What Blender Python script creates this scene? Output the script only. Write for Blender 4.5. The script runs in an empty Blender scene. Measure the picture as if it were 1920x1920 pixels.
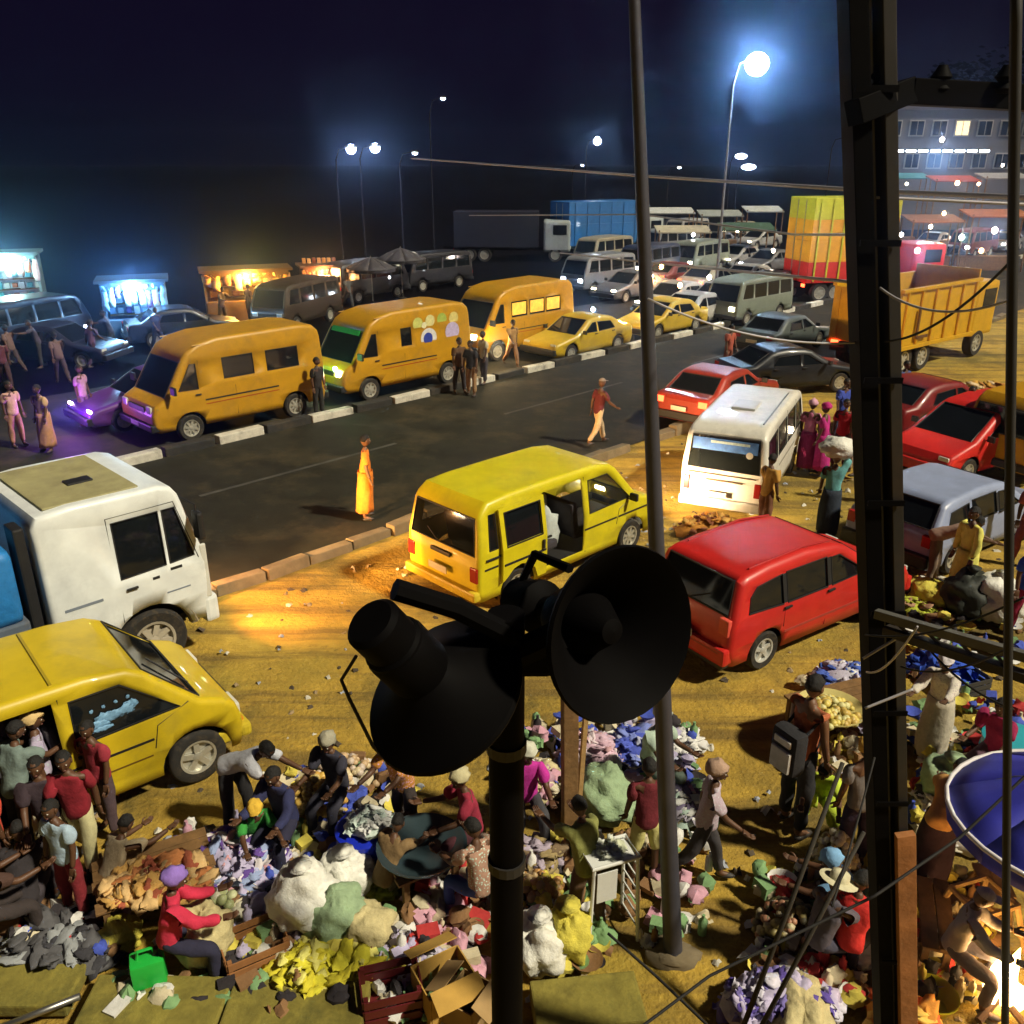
import bpy, bmesh, math, random
from mathutils import Vector, Matrix, noise
R = math.radians
random.seed(7)
scene = bpy.context.scene
C = scene.collection

# ------------------------------------------------------------------ camera
CAM_H, FPX, PITCH = 7.0, 1650.0, R(22)
cd = bpy.data.cameras.new('camera'); cam = bpy.data.objects.new('camera', cd); C.objects.link(cam)
cam.location = (0, 0, CAM_H); cam.rotation_euler = (R(90) - PITCH, 0, 0)
cd.sensor_width = 36; cd.lens = 36 * FPX / 1920; cd.clip_start = 0.05; cd.clip_end = 3000
cy = scene.cycles; cy.max_bounces = 4; cy.diffuse_bounces = 2; cy.glossy_bounces = 3; cy.transparent_max_bounces = 6; cy.sample_clamp_indirect = 4; cy.use_light_tree = True
scene.camera = cam
# ------------------------------------------------------------------ sky, sun, exposure
SUN_DIR = Vector((0.74, -0.30, 0.86)).normalized()          # towards the light
w = bpy.data.worlds.new('World'); scene.world = w; w.use_nodes = True
nt = w.node_tree; nt.nodes.clear()
wo = nt.nodes.new('ShaderNodeOutputWorld'); bg = nt.nodes.new('ShaderNodeBackground')
sk = nt.nodes.new('ShaderNodeTexSky'); sk.sky_type = 'NISHITA'; sk.sun_disc = False
sk.sun_elevation = R(-3.5); sk.sun_rotation = math.atan2(SUN_DIR.x, SUN_DIR.y)
mx = nt.nodes.new('ShaderNodeMix'); mx.data_type = 'RGBA'; mx.inputs[0].default_value = 0.9
mx.inputs[7].default_value = (0.042, 0.022, 0.115, 1)
nt.links.new(sk.outputs[0], mx.inputs[6]); nt.links.new(mx.outputs[2], bg.inputs[0]); nt.links.new(bg.outputs[0], wo.inputs[0])
bg.inputs[1].default_value = 0.10
sd = bpy.data.lights.new('sun', 'SUN'); sun = bpy.data.objects.new('sun', sd); C.objects.link(sun)
sd.energy = 4.4; sd.angle = R(3.5); sd.color = (1.0, 0.89, 0.66)
sun.rotation_euler = SUN_DIR.to_track_quat('Z', 'Y').to_euler()
vs = scene.view_settings
vs.view_transform = 'Standard'; vs.look = 'None'; vs.exposure = 0.15; vs.gamma = 1.0; vs.use_curve_mapping = False

# ------------------------------------------------------------------ pixel -> ground
def G(x, y, z=0.0):
    a = (x - 960) / FPX; b = -(y - 960) / FPX
    r = Vector((a, math.cos(PITCH) + b * math.sin(PITCH), -math.sin(PITCH) + b * math.cos(PITCH)))
    t = (z - CAM_H) / r.z
    return Vector((r.x * t, r.y * t, z))
def D(x, y, Y):                                             # the point of a pixel's ray at distance Y along the ground
    a = (x - 960) / FPX; b = -(y - 960) / FPX
    r = Vector((a, math.cos(PITCH) + b * math.sin(PITCH), -math.sin(PITCH) + b * math.cos(PITCH)))
    t = Y / r.y
    return Vector((r.x * t, Y, CAM_H + r.z * t))
S2 = math.sqrt(0.5)
def UV(u, v, z=0.0): return Vector(((u - v) * S2, (u + v) * S2, z))   # road frame: u along the road, v across it
def rz(az): return R(90 - az)

# ------------------------------------------------------------------ materials
MC = {}
def M(name, rgb=(.5, .5, .5), rough=.6, metal=0.0, var=.18, scale=5.0, bump=0.0, emit=0.0, alpha=1.0, ecol=None, dirt=0.0, dirtcol=(.12, .085, .045), coat=0.0, spec=.5):
    if name in MC: return MC[name]
    m = bpy.data.materials.new(name); m.use_nodes = True; n = m.node_tree; N = n.nodes; L = n.links
    b = N['Principled BSDF']; b.inputs['Roughness'].default_value = rough; b.inputs['Metallic'].default_value = metal
    tc = N.new('ShaderNodeTexCoord')
    nz = N.new('ShaderNodeTexNoise'); nz.inputs['Scale'].default_value = scale; nz.inputs['Detail'].default_value = 5; nz.inputs['Roughness'].default_value = .6
    L.new(tc.outputs['Object'], nz.inputs['Vector'])
    mixn = N.new('ShaderNodeMix'); mixn.data_type = 'RGBA'
    mixn.inputs[6].default_value = tuple(max(0, c * (1 - var * 1.6)) for c in rgb) + (1,)
    mixn.inputs[7].default_value = tuple(min(1, c * (1 + var)) for c in rgb) + (1,)
    L.new(nz.outputs['Fac'], mixn.inputs[0]); out = mixn.outputs[2]
    if dirt > 0:
        n2 = N.new('ShaderNodeTexNoise'); n2.inputs['Scale'].default_value = scale * .45; n2.inputs['Detail'].default_value = 8; n2.inputs['Roughness'].default_value = .72
        L.new(tc.outputs['Object'], n2.inputs['Vector'])
        rp = N.new('ShaderNodeValToRGB'); rp.color_ramp.elements[0].position = .50; rp.color_ramp.elements[1].position = .72
        rp.color_ramp.elements[1].color = (dirt, dirt, dirt, 1)
        L.new(n2.outputs['Fac'], rp.inputs[0])
        m3 = N.new('ShaderNodeMix'); m3.data_type = 'RGBA'; m3.inputs[7].default_value = dirtcol + (1,)
        L.new(rp.outputs[0], m3.inputs[0]); L.new(out, m3.inputs[6]); out = m3.outputs[2]
    L.new(out, b.inputs['Base Color'])
    if bump > 0:
        bp = N.new('ShaderNodeBump'); bp.inputs['Strength'].default_value = bump; bp.inputs['Distance'].default_value = .03
        L.new(nz.outputs['Fac'], bp.inputs['Height']); L.new(bp.outputs[0], b.inputs['Normal'])
    if emit > 0:
        b.inputs['Emission Color'].default_value = (ecol or rgb) + (1,); b.inputs['Emission Strength'].default_value = emit; m.cycles.emission_sampling = 'NONE'
    if alpha < 1: b.inputs['Alpha'].default_value = alpha
    b.inputs['Specular IOR Level'].default_value = spec
    if coat: b.inputs['Coat Weight'].default_value = coat
    MC[name] = m; return m
def cloth(rgb, pattern=0.0):
    key = 'cloth_%02d_%02d_%02d_%d' % (rgb[0] * 99, rgb[1] * 99, rgb[2] * 99, pattern * 10)
    if key in MC: return MC[key]
    m = M(key, rgb, .9, var=.25, scale=9, bump=.5, dirt=.25, dirtcol=tuple(k * .35 for k in rgb))
    if pattern:
        N = m.node_tree.nodes; L = m.node_tree.links; b = N['Principled BSDF']; src = b.inputs['Base Color'].links[0].from_socket
        tc = N.new('ShaderNodeTexCoord'); vo = N.new('ShaderNodeTexVoronoi'); vo.inputs['Scale'].default_value = 34; vo.inputs['Randomness'].default_value = 1.0; L.new(tc.outputs['Object'], vo.inputs['Vector'])
        rp = N.new('ShaderNodeValToRGB'); rp.color_ramp.elements[0].position = .30; rp.color_ramp.elements[1].position = .36; L.new(vo.outputs['Distance'], rp.inputs[0])
        x = N.new('ShaderNodeMix'); x.data_type = 'RGBA'; lum = sum(rgb) / 3; x.inputs[6].default_value = tuple(min(1, .75 - k * .55) if lum > .3 else min(1, k * .5 + .42) for k in (rgb[2], rgb[0], rgb[1])) + (1,)
        L.new(rp.outputs[0], x.inputs[0]); L.new(src, x.inputs[7]); L.new(x.outputs[2], b.inputs['Base Color'])
    return m
def paint(key, rgb, dirt=.35): return M('paint_' + key, rgb, .42, var=.18, scale=3.2, dirt=dirt, dirtcol=tuple(min(1, k * .45 + .03) for k in rgb), coat=.2, bump=.04)
DARK = M('dark_rubber', (.014, .013, .013), .75, var=.3)
BLACK = M('black_trim', (.018, .018, .02), .5, var=.2)
GLASS = M('car_glass', (.012, .016, .018), .06, var=.2, alpha=.62)
DGLASS = M('tinted_glass', (.008, .010, .012), .05, var=.2)
RUBBER = M('tyre', (.022, .020, .018), .9, var=.4, scale=20, dirt=.6)
STEEL = M('steel', (.42, .42, .40), .38, .9, var=.2)
RIMM = M('rim_alloy', (.55, .54, .47), .35, .5, var=.2)
SEAT = M('seat_fabric', (.045, .04, .05), .95, var=.3)
CHROME = M('chrome', (.7, .7, .7), .15, 1.0)
TAIL = M('tail_lamp_red', (.35, .012, .01), .25, var=.1)
TAILON = M('tail_lamp_lit', (.9, .06, .02), .3, emit=9, ecol=(1, .07, .02))
HLAMP = M('headlamp', (.75, .76, .72), .15, .2, var=.05)
HLON = M('headlamp_lit', (1, .95, .8), .3, emit=45, ecol=(1, .86, .58))
HLW = M('headlamp_lit_white', (1, 1, 1), .3, emit=60, ecol=(.85, .92, 1))
PLATE = M('number_plate', (.62, .62, .55), .5, var=.1)
WOOD = M('rough_timber', (.23, .125, .045), .85, var=.45, scale=8, bump=.5)
PALEWOOD = M('pale_timber', (.50, .31, .12), .8, var=.35, scale=8, bump=.4)
CONC = M('old_concrete', (.19, .15, .09), .95, var=.35, scale=3.5, bump=.6, dirt=.7, dirtcol=(.10, .075, .035))
SACKW = M('woven_sack_white', (.78, .78, .72), .5, var=.2, scale=10, bump=.9, dirt=.25, dirtcol=(.4, .38, .3))
SACKY = M('woven_sack_yellow', (.66, .58, .08), .8, var=.25, scale=14, bump=.7)
SACKG = M('woven_sack_green', (.30, .42, .25), .8, var=.25, scale=14, bump=.7)
SACKC = M('woven_sack_cream', (.60, .52, .27), .85, var=.25, scale=14, bump=.7, dirt=.4)

# ------------------------------------------------------------------ mesh helpers
def link(o, parent=None):
    C.objects.link(o)
    if parent is not None: o.parent = parent
    return o
def tag(o, label=None, cat=None, group=None, kind=None):
    if label: o['label'] = label
    if cat: o['category'] = cat
    if group: o['group'] = group
    if kind: o['kind'] = kind
    return o
def thing(name, label, cat, loc=(0, 0, 0), rotz=0.0, group=None):
    o = bpy.data.objects.new(name, None); link(o); o.empty_display_size = .2
    o.location = loc; o.rotation_euler = (0, 0, rotz)
    return tag(o, label, cat, group)
def copy_tree(o, parent=None):
    c = o.copy(); link(c); c.parent = parent
    for ch in o.children: copy_tree(ch, c)
    return c
def set_mat(o, m):
    o.material_slots[0].link = 'OBJECT'; o.material_slots[0].material = m
class MB:
    def __init__(s): s.v = []; s.f = []; s.m = []
    def add(s, vs, fs, mi=0):
        o = len(s.v); s.v += [tuple(v) for v in vs]; s.f += [tuple(o + i for i in f) for f in fs]; s.m += [mi] * len(fs); return s
    def box(s, c, d, rot=None, mi=0, ch=0.0):
        x, y, z = [k / 2 for k in d]; c = Vector(c)
        if ch <= 0:
            P = [(sx * x, sy * y, sz * z) for sx in (-1, 1) for sy in (-1, 1) for sz in (-1, 1)]
            F = [(0, 1, 3, 2), (4, 6, 7, 5), (0, 4, 5, 1), (2, 3, 7, 6), (0, 2, 6, 4), (1, 5, 7, 3)]
        else:
            ch = min(ch, x * .8, y * .8, z * .8); bm = bmesh.new(); bmesh.ops.create_cube(bm, size=1)
            bmesh.ops.scale(bm, vec=(2 * x, 2 * y, 2 * z), verts=bm.verts)
            bmesh.ops.bevel(bm, geom=bm.edges[:], offset=ch, segments=2, profile=.6, affect='EDGES')
            bm.verts.index_update(); P = [v.co.copy() for v in bm.verts]; F = [[v.index for v in f.verts] for f in bm.faces]; bm.free()
        if rot is not None: P = [rot @ Vector(p) for p in P]
        return s.add([Vector(p) + c for p in P], F, mi)
    def tube(s, pts, rad, n=8, mi=0, cap=True, closed=False):
        pts = [Vector(p) for p in pts]; k = len(pts)
        if not hasattr(rad, '__len__'): rad = [rad] * k
        vs = []; up = Vector((0, 0, 1)); prev = None
        for i, p in enumerate(pts):
            if closed: t = pts[(i + 1) % k] - pts[i - 1]
            else: t = pts[min(i + 1, k - 1)] - pts[max(i - 1, 0)]
            t.normalize() if t.length > 1e-9 else None
            if prev is None:
                a = t.cross(up)
                if a.length < 1e-3: a = t.cross(Vector((1, 0, 0)))
                a.normalize()
            else:
                a = prev - t * prev.dot(t)
                a.normalize()
            prev = a; b = t.cross(a)
            for j in range(n):
                an = 2 * math.pi * j / n; vs.append(p + (a * math.cos(an) + b * math.sin(an)) * rad[i])
        fs = []
        for i in range(k if closed else k - 1):
            i2 = (i + 1) % k
            for j in range(n): fs.append((i * n + j, i * n + (j + 1) % n, i2 * n + (j + 1) % n, i2 * n + j))
        if cap and not closed: fs += [tuple(range(n - 1, -1, -1)), tuple((k - 1) * n + j for j in range(n))]
        return s.add(vs, fs, mi)
    def lathe(s, prof, mat=None, n=24, mi=0, sx=1.0, sy=1.0):
        mat = mat or Matrix(); vs = []; fs = []; k = len(prof)
        for (r, z) in prof:
            for j in range(n):
                an = 2 * math.pi * j / n; vs.append(mat @ Vector((r * math.cos(an) * sx, r * math.sin(an) * sy, z)))
        for i in range(k - 1):
            for j in range(n): fs.append((i * n + j, i * n + (j + 1) % n, (i + 1) * n + (j + 1) % n, (i + 1) * n + j))
        if prof[0][0] > 1e-4: fs.append(tuple(range(n - 1, -1, -1)))
        if prof[-1][0] > 1e-4: fs.append(tuple((k - 1) * n + j for j in range(n)))
        return s.add(vs, fs, mi)
    def blob(s, c, r, seed=0, amp=.18, fr=2.0, nu=14, nv=9, mi=0, flat=None, rot=None, crease=0.0):
        c = Vector(c); vs = []; fs = []; off = Vector((seed * 3.17, seed * 1.7, seed * .9))
        for i in range(nv + 1):
            th = math.pi * i / nv
            for j in range(nu):
                ph = 2 * math.pi * j / nu; d = Vector((math.sin(th) * math.cos(ph), math.sin(th) * math.sin(ph), math.cos(th)))
                k = 1 + amp * noise.noise(d * fr + off) * 2 + amp * .6 * noise.noise(d * fr * 2.7 + off)
                if crease: k += crease * (abs(noise.noise(d * 4.2 + off * 2)) + .6 * abs(noise.noise(d * 9 + off)) - .35)
                p = Vector((d.x * r[0] * k, d.y * r[1] * k, d.z * r[2] * k))
                if rot is not None: p = rot @ p
                p = p + c
                if flat is not None and p.z < flat: p.z = flat
                vs.append(p)
        for i in range(nv):
            for j in range(nu): fs.append((i * nu + j, (i + 1) * nu + j, (i + 1) * nu + (j + 1) % nu, i * nu + (j + 1) % nu))
        return s.add(vs, fs, mi)
    def rag(s, c, size, seed, mi=0, n=4, tilt=.5):
        rnd = random.Random(seed); q = Matrix.Rotation(rnd.uniform(0, 6.28), 3, 'Z') @ Matrix.Rotation(rnd.uniform(-tilt, tilt), 3, 'X') @ Matrix.Rotation(rnd.uniform(-tilt, tilt), 3, 'Y')
        vs = []; fs = []; a = size * rnd.uniform(.7, 1.2); b = size * rnd.uniform(.5, 1.0); off = Vector((seed * 1.3, seed * .7, 0))
        for i in range(n + 1):
            for j in range(n + 1):
                x = (i / n - .5) * a; y = (j / n - .5) * b
                p = Vector((x, y, size * .55 * noise.noise(Vector((x * 3.3 / size, y * 3.3 / size, seed)) + off) - 1.1 * (x * x + y * y) / size))
                vs.append(q @ p + Vector(c))
        for i in range(n):
            for j in range(n): k = i * (n + 1) + j; fs.append((k, k + 1, k + n + 2, k + n + 1))
        return s.add(vs, fs, mi)
    def build(s, name, mats, parent=None, smooth=None, loc=None, rot=None):
        me = bpy.data.meshes.new(name); me.from_pydata(s.v, [], s.f)
        if not isinstance(mats, (list, tuple)): mats = [mats]
        for m in mats: me.materials.append(m)
        if len(mats) > 1: me.polygons.foreach_set('material_index', s.m)
        if smooth is not None:
            me.polygons.foreach_set('use_smooth', [True] * len(me.polygons))
            if smooth < 179: me.set_sharp_from_angle(angle=R(smooth))
        me.update(); o = bpy.data.objects.new(name, me); link(o, parent)
        if loc is not None: o.location = loc
        if rot is not None: o.rotation_euler = rot
        return o
def lamp(name, kind, loc, energy, color, parent=None, **kw):
    l = bpy.data.lights.new(name, kind); l.energy = energy; l.color = color
    for k, v in kw.items():
        if k != 'aim': setattr(l, k, v)
    o = bpy.data.objects.new(name, l); link(o, parent); o.location = loc
    if 'aim' in kw: o.rotation_euler = Vector(kw['aim']).to_track_quat('-Z', 'Y').to_euler()
    return o

# ================================================================== THE SETTING
def ground_mat():
    m = bpy.data.materials.new('sandy_ground'); m.use_nodes = True; N = m.node_tree.nodes; L = m.node_tree.links; b = N['Principled BSDF']
    b.inputs['Roughness'].default_value = .92
    tc = N.new('ShaderNodeTexCoord')
    def nz(sc, det=6, ro=.6):
        n = N.new('ShaderNodeTexNoise'); n.inputs['Scale'].default_value = sc; n.inputs['Detail'].default_value = det; n.inputs['Roughness'].default_value = ro
        L.new(tc.outputs['Object'], n.inputs['Vector']); return n
    def ramp(src, a, b_, ca, cb):
        r = N.new('ShaderNodeValToRGB'); r.color_ramp.elements[0].position = a; r.color_ramp.elements[1].position = b_
        r.color_ramp.elements[0].color = ca + (1,); r.color_ramp.elements[1].color = cb + (1,); L.new(src, r.inputs[0]); return r
    def mix(f, a, c):
        x = N.new('ShaderNodeMix'); x.data_type = 'RGBA'; L.new(f, x.inputs[0]); L.new(a, x.inputs[6])
        if isinstance(c, tuple): x.inputs[7].default_value = c + (1,)
        else: L.new(c, x.inputs[7])
        return x.outputs[2]
    mp = N.new('ShaderNodeMapping'); mp.inputs['Rotation'].default_value = (0, 0, R(-47)); mp.inputs['Scale'].default_value = (.10, 1.5, 1); L.new(tc.outputs['Object'], mp.inputs['Vector'])
    nt_ = N.new('ShaderNodeTexNoise'); nt_.inputs['Scale'].default_value = 1.6; nt_.inputs['Detail'].default_value = 6; nt_.inputs['Roughness'].default_value = .65; L.new(mp.outputs[0], nt_.inputs['Vector'])
    n6 = nz(.38, 7, .7)
    n1 = nz(.55); n2 = nz(3.2, 8, .7); n3 = nz(14, 4); n4 = nz(.23, 3); n5 = nz(1.5, 8, .75)
    base = ramp(n1.outputs[0], .32, .68, (.35, .225, .028), (.56, .365, .05)).outputs[0]
    base = mix(ramp(n2.outputs[0], .45, .75, (0, 0, 0), (.55, .55, .55)).outputs[0], base, (.19, .125, .02))
    base = mix(ramp(n4.outputs[0], .5, .66, (0, 0, 0), (.6, .6, .6)).outputs[0], base, (.24, .21, .026))
    base = mix(ramp(n5.outputs[0], .60, .70, (0, 0, 0), (.75, .75, .75)).outputs[0], base, (.075, .05, .012))
    base = mix(ramp(n3.outputs[0], .62, .74, (0, 0, 0), (.35, .35, .35)).outputs[0], base, (.50, .38, .16))
    base = mix(ramp(nt_.outputs[0], .47, .62, (0, 0, 0), (.8, .8, .8)).outputs[0], base, (.15, .095, .022))
    base = mix(ramp(n6.outputs[0], .49, .64, (0, 0, 0), (.75, .75, .75)).outputs[0], base, (.10, .078, .018))
    L.new(base, b.inputs['Base Color'])
    bp = N.new('ShaderNodeBump'); bp.inputs['Strength'].default_value = .7; bp.inputs['Distance'].default_value = .06
    ad = N.new('ShaderNodeMath'); ad.operation = 'ADD'; L.new(n2.outputs[0], ad.inputs[0]); L.new(n3.outputs[0], ad.inputs[1])
    L.new(ad.outputs[0], bp.inputs['Height']); L.new(bp.outputs[0], b.inputs['Normal'])
    return m
GROUND = ground_mat()
def grid_ground():
    mb = MB(); xs = [-780, -200, -60] + [-30 + i * .5 for i in range(121)] + [60, 200, 780]; ys = [-60, -10, 0, 3] + [3.5 + i * .5 for i in range(40)] + [24, 40, 80, 200, 780]
    vs = []; fs = []
    for y in ys:
        for x in xs:
            v = (y - x) * S2; z = 0.0
            if 3 < y < 24 and -29 < x < 29 and v < 12.4: z = .05 * noise.noise(Vector((x * .5, y * .5, 0))) + .03 * noise.noise(Vector((x * 1.6, y * 1.6, 3))) - .03
            else: z = -.03
            vs.append((x, y, min(z, -.002)))
    n = len(xs)
    for i in range(len(ys) - 1):
        for j in range(n - 1): fs.append((i * n + j, i * n + j + 1, (i + 1) * n + j + 1, (i + 1) * n + j))
    mb.add(vs, fs); o = mb.build('ground', GROUND, smooth=180); tag(o, 'sandy market ground', kind='structure')
grid_ground()
def band(name, u0, u1, v0, v1, z, m, label=None):
    mb = MB(); mb.add([UV(u0, v0, z), UV(u1, v0, z), UV(u1, v1, z), UV(u0, v1, z)], [(0, 1, 2, 3)])
    return tag(mb.build(name, m), label, kind='structure')
ASPH = M('asphalt', (.024, .023, .015), .8, var=.5, scale=1.2, bump=.35, dirt=.85, spec=.25, dirtcol=(.075, .058, .03))
band('road', -50, 400, 13.35, 21.0, 0.004, ASPH, 'dark asphalt carriageway')
band('far_road', -50, 400, 21.0, 29.5, 0.002, ASPH, 'far carriageway with the yellow buses')
UNLIT_EARTH = M('unlit_earth', (.0022, .0018, .003), .95, var=.5, scale=.6, bump=.3, spec=.03)  # near-black colour stands for far ground that no light reaches
mb = MB(); mb.add([UV(-60, 29.5, -.006), UV(900, 29.5, -.006), (700, 770, -.006), (-770, 770, -.006), (-770, -50, -.006), UV(-60, 29.5, -.006)], [(0, 1, 2, 3, 4)]); tag(mb.build('far_lot', UNLIT_EARTH), 'far motor park ground coloured near black for the unlit night', kind='structure')
LINEM = M('faded_road_paint', (.07, .068, .06), .8, var=.6, scale=2.0, dirt=.8, dirtcol=(.03, .03, .025))
for k in range(9):
    mb = MB(); u0 = 8 + k * 9.5; mb.add([UV(u0, 17.75, .008), UV(u0 + 5.5, 17.75, .008), UV(u0 + 5.5, 17.87, .008), UV(u0, 17.87, .008)], [(0, 1, 2, 3)])
    tag(mb.build('lane_line', LINEM), kind='structure')
# near kerb: broken concrete kerb stones
kerb = bpy.data.objects.new('kerb', None); link(kerb); tag(kerb, 'broken concrete kerb along the road edge', kind='structure')
rnd = random.Random(3); u = -14.0
while u < 46:
    L_ = rnd.choice((.9, .95, 1.0)); rot = Matrix.Rotation(R(45) + rnd.uniform(-.07, .07), 3, 'Z') @ Matrix.Rotation(rnd.uniform(-.12, .12), 3, 'X') @ Matrix.Rotation(rnd.uniform(-.05, .05), 3, 'Y')
    if rnd.random() > .12:
        h = rnd.uniform(.18, .34); MB().box(UV(u + L_ / 2, 13.2 + rnd.uniform(-.03, .03), h / 2 - .06), (L_ - .03, .26, h), rot, ch=.025).build('kerb_stone', CONC, kerb)
    u += L_
# median kerb: alternately painted white and black blocks
med = bpy.data.objects.new('median_kerb', None); link(med); tag(med, 'low median kerb with black and white painted blocks', kind='structure')
KW = M('kerb_white_paint', (.60, .58, .50), .8, var=.3, scale=5, dirt=.9, dirtcol=(.10, .09, .07)); KB = M('kerb_black_paint', (.025, .024, .022), .8, var=.4, scale=4, dirt=.4)
u = -16.0; k = 0
while u < 75:
    MB().box(UV(u + .72, 21.12 + rnd.uniform(-.03, .03), .09 + rnd.uniform(-.025, .02)), (1.45 * rnd.uniform(.88, .98), .30, .26), Matrix.Rotation(R(45) + rnd.uniform(-.025, .025), 3, 'Z') @ Matrix.Rotation(rnd.uniform(-.05, .05), 3, 'X') @ Matrix.Rotation(rnd.uniform(-.015, .015), 3, 'Y'), ch=.035).build('kerb_block', KW if k % 2 == 0 else KB, med)
    u += 1.45; k += 1

# ================================================================== VEHICLES
def arc(cx, cz, r, a0, a1, n): return [(cx + r * math.cos(a0 + (a1 - a0) * i / n), cz + r * math.sin(a0 + (a1 - a0) * i / n)) for i in range(n + 1)]
def offset(O, d):
    out = []; n = len(O)
    def nor(a, b):
        t = Vector((b[0] - a[0], b[1] - a[1])).normalized(); return Vector((-t.y, t.x))
    for i, p in enumerate(O):
        if i == 0: q = nor(O[0], O[1]); out.append((p[0] + q.x * d, p[1])); continue
        if i == n - 1: q = nor(O[-2], O[-1]); out.append((p[0] + q.x * d, p[1])); continue
        a = nor(O[i - 1], p); b = nor(p, O[i + 1]); h = (a + b)
        h = h.normalized() if h.length > 1e-6 else a
        k = d / max(.5, h.dot(a)); out.append((p[0] + h.x * k, p[1] + h.y * k))
    return out
WHEELS = {}
def wheel(parent, x, y, r, wd, side, rimmat=None, style='steel'):
    key = (round(r, 3), wd, style)
    if key not in WHEELS:
        ri = r * .64; h = wd / 2
        prof = [(ri, -h * .85), (r * .9, -h), (r * .97, -h * .8), (r, -h * .45), (r, h * .45), (r * .97, h * .8), (r * .9, h), (ri, h * .85), (ri * .97, 0.0), (ri, -h * .85)]
        mt = MB().lathe(prof, Matrix.Rotation(R(-90), 4, 'X'), 28)
        ty = bpy.data.meshes.new('wheel'); ty.from_pydata(mt.v, [], mt.f); ty.materials.append(RUBBER); ty.polygons.foreach_set('use_smooth', [True] * len(ty.polygons)); ty.set_sharp_from_angle(angle=R(50))
        mr = MB(); X = Matrix.Rotation(R(-90), 4, 'X')
        mr.lathe([(ri * .98, -h * .2), (ri * .98, h * .86), (ri * .86, h * .80), (ri * .84, h * .3)], X, 28)
        mr.lathe([(0.001, h * .2), (ri * .85, h * .2)], X, 28, mi=1)
        mr.lathe([(ri * .26, h * .25), (ri * .25, h * .72), (ri * .1, h * .78), (.001, h * .78)], X, 16)
        ns = 5 if style == 'alloy' else 8
        for i in range(ns):
            a = 2 * math.pi * i / ns + .3; c = ri * .55; ww = ri * (.30 if style == 'alloy' else .26)
            rot = Matrix.Rotation(-a, 3, 'Y'); mr.box(rot @ Vector((c, h * .52, 0)), (ri * .66, h * .30, ww), rot)
        rm = bpy.data.meshes.new('rim'); rm.from_pydata(mr.v, [], mr.f)
        for mm in (RIMM, DARK): rm.materials.append(mm)
        rm.polygons.foreach_set('material_index', mr.m); WHEELS[key] = (ty, rm)
    ty, rm = WHEELS[key]
    o = bpy.data.objects.new('wheel', ty); link(o, parent); o.location = (x, y, r - .005)
    if side < 0: o.rotation_euler = (0, 0, math.pi)
    i = bpy.data.objects.new('rim', rm); link(i, o)
    if rimmat: set_mat(i, rimmat)
    return o
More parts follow.
